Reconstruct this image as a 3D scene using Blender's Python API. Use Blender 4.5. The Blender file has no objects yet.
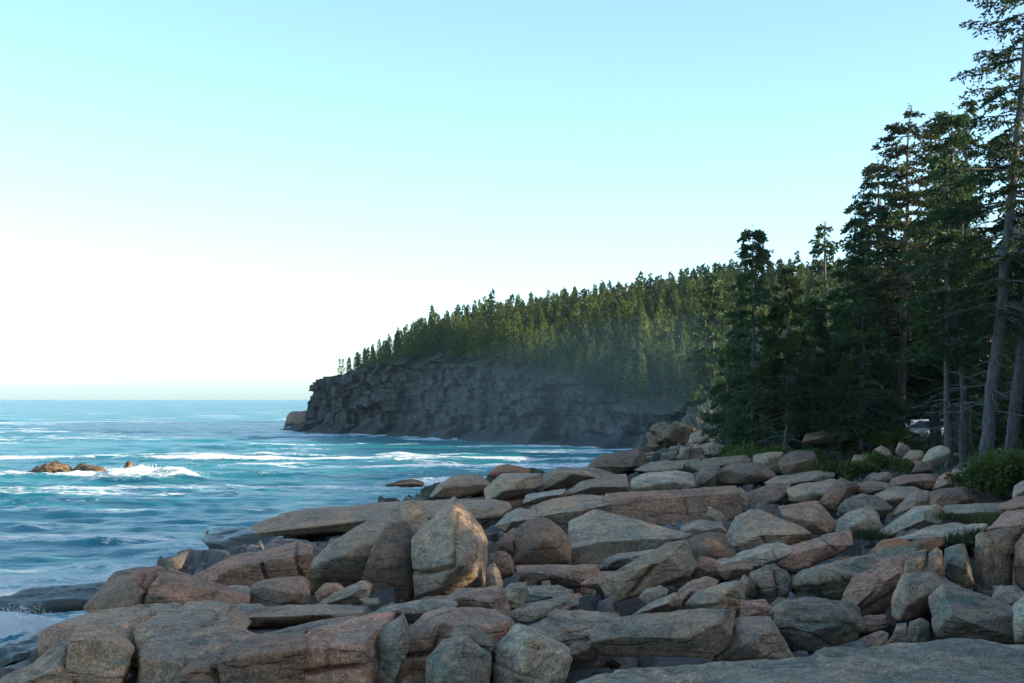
import bpy, bmesh, math, random
import numpy as np
from mathutils import Vector

# ------------------------------------------------------------------ camera, light, exposure
SC = bpy.context.scene
C = SC.collection
F = 1400.0; H = 6.5; HY = 398.0
cam_d = bpy.data.cameras.new('camera'); cam = bpy.data.objects.new('camera', cam_d); C.objects.link(cam)
cam.location = (0, 0, H); cam.rotation_euler = (math.radians(90), 0, 0)
cam_d.sensor_width = 36; cam_d.lens = 36 * F / 1024
cam_d.shift_y = (HY - 341.5) / 1024
cam_d.clip_start = .1; cam_d.clip_end = 60000
SC.camera = cam
SUN_EL = math.radians(16); SUN_AZ = math.radians(104)      # azimuth clockwise from +Y
W = bpy.data.worlds.new('World'); SC.world = W; W.use_nodes = True
nt = W.node_tree; nt.nodes.clear()
sky = nt.nodes.new('ShaderNodeTexSky'); sky.sky_type = 'NISHITA'; sky.sun_disc = False
sky.sun_elevation = SUN_EL; sky.sun_rotation = SUN_AZ
sky.air_density = 0.65; sky.dust_density = 1.0; sky.ozone_density = 3.2; sky.altitude = 0
mul = nt.nodes.new('ShaderNodeMix'); mul.data_type = 'RGBA'; mul.blend_type = 'MULTIPLY'; mul.inputs[0].default_value = 1
mul.inputs[7].default_value = (1.12, 1.08, 0.86, 1)
bg = nt.nodes.new('ShaderNodeBackground'); bg.inputs[1].default_value = 0.15
out = nt.nodes.new('ShaderNodeOutputWorld')
nt.links.new(sky.outputs[0], mul.inputs[6]); nt.links.new(mul.outputs[2], bg.inputs[0]); nt.links.new(bg.outputs[0], out.inputs[0])
sd = bpy.data.lights.new('sun', 'SUN'); sd.energy = 3.0; sd.angle = math.radians(.5); sd.color = (1.0, .83, .60)
so = bpy.data.objects.new('sun', sd); C.objects.link(so)
to_sun = Vector((math.sin(SUN_AZ) * math.cos(SUN_EL), math.cos(SUN_AZ) * math.cos(SUN_EL), math.sin(SUN_EL)))
so.rotation_euler = to_sun.to_track_quat('Z', 'Y').to_euler(); so.location = (60, -20, 60)
SC.view_settings.view_transform = 'Standard'; SC.view_settings.look = 'None'
SC.view_settings.gamma = 1; SC.view_settings.exposure = 1.75; SC.view_settings.use_curve_mapping = False
SC.cycles.max_bounces = 6; SC.cycles.transparent_max_bounces = 4
SC.cycles.volume_bounces = 0; SC.cycles.use_denoising = True
SC.cycles.use_adaptive_sampling = True

rng = np.random.default_rng(7); random.seed(7)

# ------------------------------------------------------------------ helpers
def _hash(i, j, k, s):
    h = (i * 374761393 + j * 668265263 + k * 2147483647 + s * 974711) & 0xffffffff
    h = ((h ^ (h >> 13)) * 1274126177) & 0xffffffff
    return ((h ^ (h >> 16)) & 0xffffff) / float(0xffffff) * 2 - 1
def vnoise(P, s=0):
    P = np.asarray(P, float); I = np.floor(P).astype(np.int64); f = P - I; u = f * f * f * (f * (f * 6 - 15) + 10)
    r = 0
    for a in (0, 1):
        wa = u[:, 0] if a else 1 - u[:, 0]
        for b in (0, 1):
            wb = u[:, 1] if b else 1 - u[:, 1]
            for c in (0, 1):
                wc = u[:, 2] if c else 1 - u[:, 2]
                r = r + wa * wb * wc * _hash(I[:, 0] + a, I[:, 1] + b, I[:, 2] + c, s)
    return r
def fbm(P, o=4, s=0, g=.5):
    r = 0; a = 1.0; t = 0; Q = np.array(P, float)
    for k in range(o):
        r = r + a * vnoise(Q, s + k); t += a; a *= g; Q = Q * 2.03 + 17.3
    return r / t
def sstep(a, b, x):
    t = np.clip((x - a) / (b - a), 0, 1); return t * t * (3 - 2 * t)
def mesh_np(name, V, Fc, mat=None, smooth=True, nside=None):
    """Fc: (n,3) or (n,4) int array"""
    me = bpy.data.meshes.new(name); V = np.asarray(V, np.float32); Fc = np.asarray(Fc, np.int32); k = Fc.shape[1]
    me.vertices.add(len(V)); me.vertices.foreach_set('co', V.ravel())
    me.loops.add(Fc.size); me.loops.foreach_set('vertex_index', Fc.ravel())
    me.polygons.add(len(Fc)); me.polygons.foreach_set('loop_start', np.arange(0, Fc.size, k, dtype=np.int32))
    me.polygons.foreach_set('use_smooth', np.full(len(Fc), smooth))
    me.update(calc_edges=True)
    if mat: me.materials.append(mat)
    return me
def link(name, me, parent=None, loc=None):
    o = bpy.data.objects.new(name, me); C.objects.link(o)
    if parent: o.parent = parent
    if loc is not None: o.location = loc
    return o
def tag(o, label=None, cat=None, group=None, kind=None):
    if label: o['label'] = label
    if cat: o['category'] = cat
    if group: o['group'] = group
    if kind: o['kind'] = kind
    return o
def wp(px, py, D): return np.array(((px - 512) / F * D, D, H - (py - HY) / F * D))

# ------------------------------------------------------------------ materials
class M:
    def __init__(s, name):
        s.m = bpy.data.materials.new(name); s.m.use_nodes = True; s.t = s.m.node_tree; s.t.nodes.clear()
        s.out = s.t.nodes.new('ShaderNodeOutputMaterial')
    def n(s, typ, **kw):
        x = s.t.nodes.new(typ)
        for k, v in kw.items():
            if k.startswith('i_'):
                x.inputs[k[2:].replace('_', ' ')].default_value = v
            else: setattr(x, k, v)
        return x
    def l(s, a, b): s.t.links.new(a, b)
    def noise(s, vec, scale, detail=4, rough=.55, dist=0):
        x = s.n('ShaderNodeTexNoise'); x.inputs['Scale'].default_value = scale; x.inputs['Detail'].default_value = detail
        x.inputs['Roughness'].default_value = rough; x.inputs['Distortion'].default_value = dist
        s.l(vec, x.inputs['Vector']); return x.outputs['Fac']
    def ramp(s, fac, a, b):
        x = s.n('ShaderNodeMapRange'); x.inputs[1].default_value = a; x.inputs[2].default_value = b; x.clamp = True
        x.interpolation_type = 'SMOOTHSTEP'; s.l(fac, x.inputs[0]); return x.outputs[0]
    def mix(s, fac, a, b, typ='MIX'):
        x = s.n('ShaderNodeMix', data_type='RGBA', blend_type=typ)
        for i, v in ((0, fac), (6, a), (7, b)):
            if isinstance(v, (int, float)): x.inputs[i].default_value = v
            elif isinstance(v, tuple): x.inputs[i].default_value = (*v, 1)
            else: s.l(v, x.inputs[i])
        return x.outputs[2]
    def math(s, op, a, b=0.0):
        x = s.n('ShaderNodeMath', operation=op)
        for i, v in ((0, a), (1, b)):
            if isinstance(v, (int, float)): x.inputs[i].default_value = v
            else: s.l(v, x.inputs[i])
        return x.outputs[0]

def granite(name, c1, c2, lichen=(.20, .27, .27), lich=.5, rough=.85, spec=.3, streak=0.0, dark=.55, wetline=True):
    m = M(name); g = m.n('ShaderNodeNewGeometry'); oi = m.n('ShaderNodeObjectInfo')
    off = m.n('ShaderNodeVectorMath', operation='ADD'); m.l(g.outputs['Position'], off.inputs[0])
    sc = m.n('ShaderNodeVectorMath', operation='SCALE'); m.l(oi.outputs['Random'], sc.inputs['Scale']); sc.inputs[0].default_value = (31, 17, 23)
    m.l(sc.outputs[0], off.inputs[1]); P = off.outputs[0]
    st = m.n('ShaderNodeMapping'); st.inputs['Rotation'].default_value = (.25, .35, .2); st.inputs['Scale'].default_value = (.5, 1, 3.2); m.l(P, st.inputs[0]); S = st.outputs[0]
    big = m.ramp(m.noise(P, 1.1, 7, .66, .5), .42, .58)
    col = m.mix(big, c1, c2)
    lic = m.ramp(m.noise(S, 1.7, 8, .68, .6), .60 - .16 * lich, .74 - .16 * lich)
    col = m.mix(m.math('MULTIPLY', lic, .8), col, lichen)
    ochre = m.ramp(m.noise(P, 2.6, 6, .7), .60, .72); col = m.mix(m.math('MULTIPLY', ochre, .4), col, (.34, .22, .12))
    dk = m.ramp(m.noise(S, 2.3, 8, .72, .4), .50, .70); col = m.mix(m.math('MULTIPLY', dk, dark), col, (.055, .062, .066))
    sp = m.ramp(m.noise(P, 38, 3, .8), .38, .62); col = m.mix(.65, col, m.mix(sp, (.45, .45, .47), (1.5, 1.46, 1.42)), 'MULTIPLY')
    sp2 = m.ramp(m.noise(P, 9, 6, .75), .35, .65); col = m.mix(.8, col, m.mix(sp2, (.66, .66, .67), (1.3, 1.3, 1.28)), 'MULTIPLY')
    v = m.n('ShaderNodeMapRange'); m.l(oi.outputs['Random'], v.inputs[0]); v.inputs[3].default_value = .66; v.inputs[4].default_value = 1.0
    col = m.mix(1.0, col, v.outputs[0], 'MULTIPLY')
    col = m.mix(1.0, col, (1.10, 1.0, .84), 'MULTIPLY')
    sz = m.n('ShaderNodeSeparateXYZ'); m.l(g.outputs['Position'], sz.inputs[0])
    tide = m.ramp(m.math('ADD', sz.outputs[2], m.math('MULTIPLY', m.noise(g.outputs['Position'], .8, 4), 1.2)), 2.3, 1.5)
    if wetline: col = m.mix(tide, col, (.030, .034, .028))
    p = m.n('ShaderNodeBsdfPrincipled'); m.l(col, p.inputs['Base Color']); p.inputs['Roughness'].default_value = rough
    p.inputs['Specular IOR Level'].default_value = spec
    b1 = m.n('ShaderNodeBump'); b1.inputs['Strength'].default_value = .9; b1.inputs['Distance'].default_value = .07; m.l(m.noise(P, 3.0, 10, .62, .2), b1.inputs['Height'])
    b2 = m.n('ShaderNodeBump'); b2.inputs['Strength'].default_value = .7; b2.inputs['Distance'].default_value = .025; m.l(m.noise(P, 14, 6, .8), b2.inputs['Height']); m.l(b1.outputs[0], b2.inputs['Normal'])
    # fine joints
    w = m.n('ShaderNodeTexVoronoi', feature='DISTANCE_TO_EDGE'); w.inputs['Scale'].default_value = .7
    wj = m.n('ShaderNodeVectorMath', operation='ADD'); nz = m.n('ShaderNodeTexNoise'); nz.inputs['Scale'].default_value = 1.6; nz.inputs['Detail'].default_value = 5
    m.l(S, nz.inputs['Vector']); m.l(S, wj.inputs[0]); m.l(nz.outputs['Color'], wj.inputs[1]); m.l(wj.outputs[0], w.inputs['Vector'])
    j = m.ramp(w.outputs['Distance'], 0.0, .035)
    col = m.mix(m.math('SUBTRACT', 1.0, j), col, (.03, .03, .03))
    b3 = m.n('ShaderNodeBump'); b3.inputs['Strength'].default_value = .6; b3.inputs['Distance'].default_value = .09; m.l(j, b3.inputs['Height']); m.l(b2.outputs[0], b3.inputs['Normal'])
    m.l(b3.outputs[0], p.inputs['Normal']); m.l(p.outputs[0], m.out.inputs[0])
    return m.m
MAT = {
 'p': granite('pink_granite', (.54, .31, .235), (.37, .25, .205), lich=.25),
 't': granite('tan_granite', (.49, .335, .245), (.34, .275, .235), lich=.3),
 'g': granite('grey_green_granite', (.31, .27, .23), (.46, .33, .26), (.16, .24, .23), lich=.6, dark=.7),
 'w': granite('pale_granite', (.54, .44, .36), (.36, .32, .285), (.22, .29, .29), lich=.4),
 'b': granite('brown_granite', (.37, .225, .165), (.25, .185, .155), lich=.15, dark=.6),
 'o': granite('rusty_sunlit_granite', (.40, .19, .10), (.30, .17, .12), lich=0.0, dark=.3),  # rust colour; on two rocks it stands in for orange sunlight
 'r': granite('weathered_reef_rock', (.22, .145, .09), (.07, .06, .045), lich=.1, wetline=False),
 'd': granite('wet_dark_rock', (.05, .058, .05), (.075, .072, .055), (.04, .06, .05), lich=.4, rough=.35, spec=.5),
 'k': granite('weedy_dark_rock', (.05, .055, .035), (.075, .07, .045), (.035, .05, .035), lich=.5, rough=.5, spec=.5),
}
def leafmat(name, c1, c2, scale=.6, trans=.3, rough=.6):
    m = M(name); g = m.n('ShaderNodeNewGeometry'); oi = m.n('ShaderNodeObjectInfo')
    n1 = m.ramp(m.noise(g.outputs['Position'], scale, 3), .35, .65); col = m.mix(n1, c1, c2)
    v = m.n('ShaderNodeMapRange'); m.l(oi.outputs['Random'], v.inputs[0]); v.inputs[3].default_value = .65; v.inputs[4].default_value = 1.35
    col = m.mix(1.0, col, v.outputs[0], 'MULTIPLY')
    p = m.n('ShaderNodeBsdfPrincipled'); m.l(col, p.inputs['Base Color']); p.inputs['Roughness'].default_value = rough; p.inputs['Specular IOR Level'].default_value = .25
    tr = m.n('ShaderNodeBsdfTranslucent'); m.l(m.mix(1.0, col, (1.2, 1.5, .6), 'MULTIPLY'), tr.inputs[0])
    mx = m.n('ShaderNodeMixShader'); mx.inputs[0].default_value = trans; m.l(p.outputs[0], mx.inputs[1]); m.l(tr.outputs[0], mx.inputs[2])
    m.l(mx.outputs[0], m.out.inputs[0]); return m.m
SPRUCE = leafmat('spruce_needles', (.030, .062, .030), (.055, .085, .032))
SPRUCE_Y = leafmat('sunny_spruce_needles', (.075, .095, .03), (.05, .085, .03))  # lighter, yellower copy of the needles with sunlight painted into the colour
SPRUCE_FAR = leafmat('hill_spruce_needles', (.026, .050, .026), (.105, .12, .030), scale=.12)  # the brighter second colour paints in sunlit tree tops
BROWN = leafmat('sunlit_brown_needles', (.07, .065, .032), (.045, .065, .03))  # dead brown foliage with warm sunlight painted into its colour
SHRUB = leafmat('shrub_leaves', (.05, .08, .022), (.11, .13, .035), scale=1.2)
GRASS = leafmat('shore_grass', (.045, .07, .025), (.09, .08, .035), scale=1.5)
def barkmat(name, c1, c2):
    m = M(name); g = m.n('ShaderNodeNewGeometry'); mp = m.n('ShaderNodeMapping'); mp.inputs['Scale'].default_value = (1, 1, .25); m.l(g.outputs['Position'], mp.inputs[0])
    f = m.noise(mp.outputs[0], 9, 6, .7); col = m.mix(m.ramp(f, .35, .65), c1, c2)
    p = m.n('ShaderNodeBsdfPrincipled'); m.l(col, p.inputs['Base Color']); p.inputs['Roughness'].default_value = .9
    b = m.n('ShaderNodeBump'); b.inputs['Distance'].default_value = .03; m.l(f, b.inputs['Height']); m.l(b.outputs[0], p.inputs['Normal']); m.l(p.outputs[0], m.out.inputs[0]); return m.m
BARK = barkmat('grey_bark', (.055, .052, .05), (.13, .125, .12))
BARK_R = barkmat('red_brown_bark', (.07, .052, .042), (.14, .10, .08))
TWIG = barkmat('dead_twigs', (.10, .095, .09), (.18, .17, .16))

# ------------------------------------------------------------------ rocks
_ico = {}
def ico(n):
    if n not in _ico:
        bm = bmesh.new(); bmesh.ops.create_icosphere(bm, subdivisions=n, radius=1)
        V = np.array([v.co[:] for v in bm.verts]); Fc = np.array([[v.index for v in f.verts] for f in bm.faces]); bm.free()
        V /= np.linalg.norm(V, axis=1)[:, None]; _ico[n] = (V, Fc)
    return _ico[n]
def vnormals(V, Fc):
    n = np.cross(V[Fc[:, 1]] - V[Fc[:, 0]], V[Fc[:, 2]] - V[Fc[:, 0]]); N = np.zeros_like(V)
    for k in range(3): np.add.at(N, Fc[:, k], n)
    return N / (np.linalg.norm(N, axis=1)[:, None] + 1e-12)
def rock_mesh(pts, lvl=4, p=16, seed=0, rough=1.0, cracks=(), strata=0.0, chips=5, sdir=(.25, .15, .95), merge=.91):
    pts = np.asarray(pts, float); c = pts.mean(0); Q = pts - c
    w, A = np.linalg.eigh(Q.T @ Q / len(Q) + np.eye(3) * 1e-4); s = np.sqrt(w); Wt = A / s; Wi = (A * s).T
    q = Q @ Wt
    bm = bmesh.new()
    for v in q: bm.verts.new(v)
    r = bmesh.ops.convex_hull(bm, input=bm.verts[:]); bm.normal_update()
    pl = []
    for f in sorted(bm.faces, key=lambda f: -f.calc_area()):
        n = np.array(f.normal[:]); h = float(np.dot(n, f.verts[0].co))
        if h < 0: n, h = -n, -h
        if f.calc_area() < 1e-5 or h < 1e-3: continue
        for e in pl:
            if np.dot(e[0] / np.linalg.norm(e[0]), n) > merge: break
        else: pl.append([n, h])
    bm.free()
    R = np.random.default_rng(seed)
    for k in range(chips):
        n = R.normal(size=3); n /= np.linalg.norm(n); sup = (q @ n).max(); pl.append([n, sup * R.uniform(.88, .97)])
    N = np.array([e[0] for e in pl]); h = np.array([e[1] for e in pl])
    d, Fc = ico(lvl)
    g = np.maximum(d @ N.T / h, 0); gm = g.max(1)
    rr = 1 / (gm * ((g / gm[:, None]) ** p).sum(1) ** (1 / p))
    V = (d * rr[:, None]) @ Wi
    if np.linalg.det(Wi) < 0: Fc = Fc[:, ::-1]
    size = float(np.linalg.norm(V.max(0) - V.min(0))) * .5
    vn = vnormals(V, Fc); P = V + R.uniform(-50, 50, 3)
    dsp = rough * (.022 * size * fbm(P * 1.3 / size, 3, seed) + .022 * size * fbm(P * 5 / size, 4, seed + 9))
    dsp += rough * .018 * fbm(P * 7, 3, seed + 5)
    # blocky chips: quantised noise steps
    st = fbm(P * 2.4 / size, 3, seed + 21) * 3; dsp += rough * .018 * size * (np.floor(st) + sstep(.35, .65, st - np.floor(st))) / 2
    if strata:
        sdv = np.array(sdir) / np.linalg.norm(sdir); u = P @ sdv * 4.0 + 1.2 * fbm(P * .8, 3, seed + 3)
        fr = u - np.floor(u); lay = _hash(np.floor(u).astype(np.int64), 0, 0, seed) ; lay2 = _hash(np.floor(u).astype(np.int64) + 1, 0, 0, seed)
        dsp += strata * (.05 * (lay + (lay2 - lay) * sstep(.7, 1, fr)) - .05 * np.exp(-((fr - .85) / .08) ** 2))
    V = V + vn * dsp[:, None]
    for (x1, y1, x2, y2, D, wd, dp) in cracks:
        a = wp(x1, y1, D)[[0, 2]]; b = wp(x2, y2, D)[[0, 2]]; t = b - a; L = np.linalg.norm(t); t /= L; nn = np.array((-t[1], t[0]))
        X = (V + c)[:, [0, 2]] - a; dist = X @ nn + .05 * fbm((V + c) * 2.5, 3, seed + 31); al = X @ t
        k = np.exp(-(dist / wd) ** 2) * sstep(-.1, .1, al) * (1 - sstep(L - .1, L + .1, al))
        V = V - vn * (dp * k)[:, None]
    return c, V, Fc
SEATS = []
_rk = [0]
def rock(kind, label, D, mat, poly, ridge=(), T=None, lvl=None, p=26, rough=1.0, cracks=(), strata=0.0, chips=4, seat=True, back=.45, sink=0):
    _rk[0] += 1; seed = _rk[0]
    xs = [q[0] for q in poly]; ys = [q[1] for q in poly]; x0, x1, y0, y1 = min(xs), max(xs), min(ys), max(ys)
    Ww = (x1 - x0) / F * D; Hh = (y1 - y0) / F * D
    if T is None: T = max(.45 * Ww, min(1.0 * Ww, 2.0 * Hh)); T = min(T, 2.6)
    cx = sum(xs) / len(xs); cy = sum(ys) / len(ys)
    # compensate the small loss at rounded corners
    g = 1.005
    poly = [(cx + (x - cx) * g, cy + (y - cy) * g) for x, y in poly]
    pts = []
    for x, y in poly:
        v = min(max((y - y0) / (y1 - y0), 0), 1); pts.append(wp(x, y, D + T * back * (1 - v)))
        pts.append(wp(cx + (x - cx) * .86, cy + (y - cy) * .86 + (2 if v > .5 else 0), D + T))
    if not ridge:
        RR = random.Random(seed * 7 + 1); fr = RR.uniform(.16, .42); tl = RR.uniform(-.25, .25)
        for x, y in poly:
            v = (y - y0) / (y1 - y0)
            if v < .55:
                u = (x - cx) / (x1 - x0); pts.append(wp(cx + (x - cx) * .9, y + (fr + tl * u) * (y1 - y0), D - .05 * T * (1 - 2 * abs(u))))
        pts.append(wp(cx + RR.uniform(-.25, .25) * (x1 - x0), y0 + RR.uniform(.45, .7) * (y1 - y0), D - .22 * T))
    for r in ridge: pts.append(wp(r[0], r[1], D + (r[2] * T if len(r) > 2 else 0)))
    if lvl is None: lvl = 4 if (x1 - x0) < 26 else (5 if (x1 - x0) < 60 else 6)
    p = p * 2.5 if p < 13 else p * 4
    c, V, Fc = rock_mesh(pts, lvl, p, seed, rough, [(*k[:4], D, *(k[4:] or (.024, .16))) for k in cracks], strata, chips)
    o = link(kind, mesh_np(kind, V, Fc, MAT[mat]), loc=c); tag(o, label, kind.replace('_', ' '), kind='thing')
    if seat: SEATS.append((c[0], c[1], c[2] + V[:, 2].min() + .18 * (V[:, 2].max() - V[:, 2].min()) - sink, max(Ww, .5)))
    return o
B = 'boulder'; S = 'rock_slab'; L = 'rock_ledge'; T_ = 'stone'
exec_rocks = True
# --- foreground left
rock(B, 'long grey boulder running diagonally up beside the tall upright one', 29, 't', [(278,585),(300,568),(345,538),(385,509),(405,500),(422,504),(427,522),(405,556),(380,582),(345,592),(315,596),(290,593)], T=2.2, lvl=6, rough=.7, p=20)
rock(B, 'smooth triangular brown boulder leaning on the left of the tall upright one', 27.6, 'b', [(393,519),(408,520),(416,535),(416,575),(412,597),(395,600),(375,592),(361,576),(370,553),(380,534)], T=1.2, rough=.5, p=10)
rock(B, 'tall upright pale boulder with a pointed top and a cracked face', 27, 't', [(450,499),(462,504),(478,521),(490,536),(488,560),(484,580),(465,592),(430,599),(416,596),(413,580),(411,545),(425,524)], ridge=[(450,520,-.2),(457,560,-.75),(440,588,-.5),(480,580,-.1)], T=1.6, lvl=6, p=26, cracks=[(413,574,457,560,.03,.25),(457,560,458,512,.02,.12)], rough=.8, chips=6)
rock(S, 'long flat slab overhanging a dark ledge at the edge of the sea', 44, 't', [(251,527),(262,518),(300,512),(345,506),(395,501),(450,498),(500,500),(515,505),(430,515),(400,520),(375,524),(330,534),(262,535)], T=4.0, rough=.6, p=14, back=.7)
rock(B, 'small square brown boulder propped against the foot of the long grey one', 22.5, 'b', [(252,584),(262,580),(290,580),(302,576),(310,582),(309,606),(260,612),(249,607)], p=26, rough=.6)
rock(B, 'small round stone lying under the long grey boulder', 25, 'p', [(314,593),(325,583),(338,582),(346,588),(335,599),(318,603)], p=6, rough=.6)
rock(S, 'short tan slab in front of the triangular brown boulder', 24.5, 't', [(314,606),(330,598),(352,584),(364,580),(373,584),(369,596),(350,608),(320,610)])
rock(B, 'pinkish boulder with a pale sloping top left of the long grey one', 26, 'p', [(192,576),(218,564),(250,552),(303,540),(313,551),(310,572),(295,586),(240,592),(196,592)], ridge=[(212,576),(262,562),(309,553)], T=2.2, lvl=6, cracks=[(292,548,302,580),(262,562,268,588)])
rock(B, 'broad domed boulder split by a crack at the left edge of the rocks', 22, 'p', [(88,612),(91,598),(110,577),(128,567),(165,566),(187,575),(218,583),(250,600),(246,613),(200,610),(150,606),(110,610),(95,618)], T=2.0, lvl=6, rough=.6, p=14, cracks=[(152,566,147,608,.03,.2),(136,576,150,592,.03,.14)])
rock(B, 'low rounded boulder behind the cracked domed one', 23.5, 't', [(196,600),(212,588),(240,584),(262,590),(262,606),(230,612),(200,610)], rough=.6, p=10)
rock(S, 'long rounded granite hump sloping down to the left above the blocks', 15.6, 't', [(36,640),(60,622),(100,612),(150,602),(205,602),(240,608),(250,625),(200,655),(120,670),(45,668)], T=3.0, lvl=6, rough=1.0, p=14, back=.75, cracks=[(112,608,158,660,.03,.3),(150,604,240,634,.03,.22),(60,622,112,640,.025,.15),(190,604,206,650,.02,.15)])
rock(B, 'pale upright granite block standing left of a dark cleft', 13.6, 't', [(64,700),(70,642),(79,625),(95,621),(116,626),(131,644),(128,670),(121,700)], ridge=[(76,640),(112,640),(126,655)], T=1.3, lvl=6, p=22)
rock(B, 'small pinkish block at the far left end of the rocks', 15, 'p', [(38,655),(39,632),(58,624),(80,626),(76,645),(50,665)], p=20)
rock(S, 'narrow tilted splinter of granite below the far left block', 14.2, 't', [(24,676),(36,660),(62,640),(76,636),(72,650),(45,672),(30,680)], T=.6)
rock(S, 'low pale slab at the bottom left below the tilted splinter', 13.5, 't', [(-6,700),(2,678),(30,668),(62,652),(72,660),(72,700)], T=1.2)
rock(B, 'large square granite block right of the dark cleft', 13.7, 't', [(137,702),(140,655),(150,642),(188,634),(228,624),(256,632),(250,648),(222,664),(205,680),(200,702)], ridge=[(143,658),(178,662),(186,690)], T=2.4, lvl=6, p=20, rough=.8)
rock(B, 'sunlit topped block with a flat face in the bottom left foreground', 13.3, 'b', [(178,702),(181,670),(192,661),(215,652),(258,634),(300,630),(304,650),(300,702)], ridge=[(186,672),(240,656),(299,650)], T=1.8, lvl=6, p=20, cracks=[(215,664,218,690)])
rock(B, 'flat faced pink block between two straight cracks at the bottom', 13.5, 'p', [(297,702),(299,645),(312,634),(345,622),(395,612),(390,625),(374,645),(372,702)], ridge=[(301,650),(360,646),(366,700)], T=2.2, lvl=6, p=24, cracks=[(298,672,362,668),(326,644,328,690,.02,.05)])
rock(B, 'narrow leaning slab face in shadow right of the pink block', 13.8, 'g', [(370,702),(374,648),(386,624),(404,611),(410,632),(402,665),(390,702)], T=1.0, p=20)
rock(B, 'big pink rounded boulder behind the teal one in the bottom foreground', 14.8, 'p', [(389,702),(394,658),(403,634),(428,613),(448,607),(498,610),(509,622),(506,642),(488,652),(482,702)], ridge=[(400,650),(440,622),(500,628)], T=1.8, lvl=6, p=16, cracks=[(394,656,432,652,.03,.12),(430,652,436,636,.02,.1)])
rock(B, 'teal and rust pointed boulder at the bottom edge', 12.9, 'g', [(425,702),(427,658),(443,640),(466,635),(486,650),(492,668),(490,702)], ridge=[(462,650,-.1),(466,690,-.1)], T=1.0, p=22)
rock(T_, 'small grey cap stone resting behind the teal and rust pointed boulder', 13.7, 'g', [(448,634),(458,625),(472,623),(484,630),(497,646),(491,654),(474,646)], p=12)
rock(B, 'whitish green boulder with a ridged top at the bottom beside the teal one', 13.4, 'w', [(489,668),(496,646),(512,630),(522,624),(534,627),(556,641),(571,656),(569,674),(548,700),(490,700)], ridge=[(528,640,-.1),(520,680,-.1)], T=1.3, lvl=6, p=20, strata=.5)
rock(S, 'upper long rounded strip of rock above the bottom blocks', 17.5, 't', [(228,616),(262,608),(310,604),(365,608),(368,616),(320,624),(250,628)], T=2.0, p=10)
rock(S, 'lower long rounded strip of rock touched by orange sun', 16.2, 't', [(262,634),(310,622),(356,617),(362,626),(345,636),(300,644)], T=1.2, p=10)
rock(S, 'pale strip of rock left of the wedge shaped boulder', 18, 'w', [(364,614),(398,603),(430,597),(458,600),(452,612),(420,622),(372,626)], T=1.4, p=12)
rock(B, 'wedge shaped boulder behind the big pink rounded one', 19, 'p', [(444,602),(455,591),(475,587),(500,585),(508,604),(506,618),(470,620),(440,612)], T=1.3, p=20)
rock(T_, 'small knob of rock coloured orange as if sunlit on the granite hump', 18, 'o', [(160,612),(175,602),(205,600),(232,606),(228,618),(196,622),(170,620)], T=.8, p=8)  # orange here is a sunlit spot put into the rock colour
rock(T_, 'second knob of rock right of the sunlight coloured one', 18.5, 't', [(226,612),(240,603),(262,604),(270,613),(254,622),(234,622)], T=.8, p=8)
rock(B, 'round pinkish boulder right of the tall upright one', 29, 'p', [(489,557),(498,550),(508,552),(515,562),(514,576),(500,580),(489,572)], p=6, rough=.5)
rock(B, 'small squarish stone above the round pinkish boulder', 31, 'b', [(495,543),(503,537),(512,539),(514,553),(500,556)])
rock(T_, 'narrow standing stone wedged against the tall upright boulder', 26.6, 'g', [(486,566),(494,562),(500,572),(504,590),(494,596),(486,588)])
rock(B, 'dark teal boulder in the gap left of the pointed foreground stones', 22.5, 'g', [(500,593),(510,584),(526,582),(530,596),(518,608),(502,608)])
rock(B, 'low rock in the shadow right of the triangular brown boulder foot', 24, 'b', [(400,612),(425,598),(452,594),(460,604),(440,614)])
# --- middle
rock(B, 'rounded dark brown boulder left of the large faceted one', 31, 'b', [(511,562),(512,532),(530,518),(548,516),(563,526),(572,541),(572,564),(530,568)], p=7, rough=.35, lvl=5)
rock(B, 'smaller rounded boulder at the left shoulder of the dark brown one', 32.5, 'b', [(500,552),(503,535),(514,527),(526,532),(524,556),(508,560)], p=8, rough=.5)
rock(B, 'large faceted boulder with a flat lichened top and shadowed front', 33, 'w', [(571,565),(569,522),(584,514),(612,517),(642,521),(678,530),(690,537),(684,546),(653,549),(607,566)], ridge=[(577,547,-.1),(606,541,-.1),(680,538,-.03)], T=2.6, lvl=6, p=26, rough=.6, chips=2)
rock(S, 'flat pink slab below the rounded dark brown boulder', 27.5, 'p', [(515,568),(540,565),(596,564),(602,573),(578,587),(527,586)], T=1.6)
rock(S, 'thin pale slab under the large faceted boulder', 28.5, 'w', [(602,560),(622,554),(653,549),(660,555),(640,567),(607,570)], T=1.3)
rock(B, 'jagged slab jutting up with a diagonal crack in the middle of the field', 25, 't', [(597,581),(616,574),(640,560),(668,542),(686,540),(698,566),(690,578),(650,588),(626,598),(610,604)], ridge=[(630,580,-.08),(668,556,-.1),(684,574,-.05)], T=1.2, lvl=6, p=28, cracks=[(628,596,660,560,.035,.16)], chips=6)
rock(S, 'low tan slab left of the jagged slab', 26, 'p', [(579,584),(600,573),(628,570),(630,580),(606,590)], T=.9)
rock(S, 'long straight granite beam lying across the middle of the rocks', 42, 'p', [(607,516),(606,496),(650,491),(700,488),(729,487),(737,493),(743,514),(725,524),(681,527),(642,522)], ridge=[(610,500),(732,493)], T=1.8, lvl=6, p=26, rough=.6, chips=3, cracks=[(682,492,690,522,.04,.12),(705,490,712,520,.03,.05)])
rock(B, 'tan slab joined to the left end of the straight granite beam', 42, 't', [(520,518),(532,506),(548,499),(580,495),(608,496),(610,512),(592,518),(567,525)], T=2, p=16)
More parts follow.
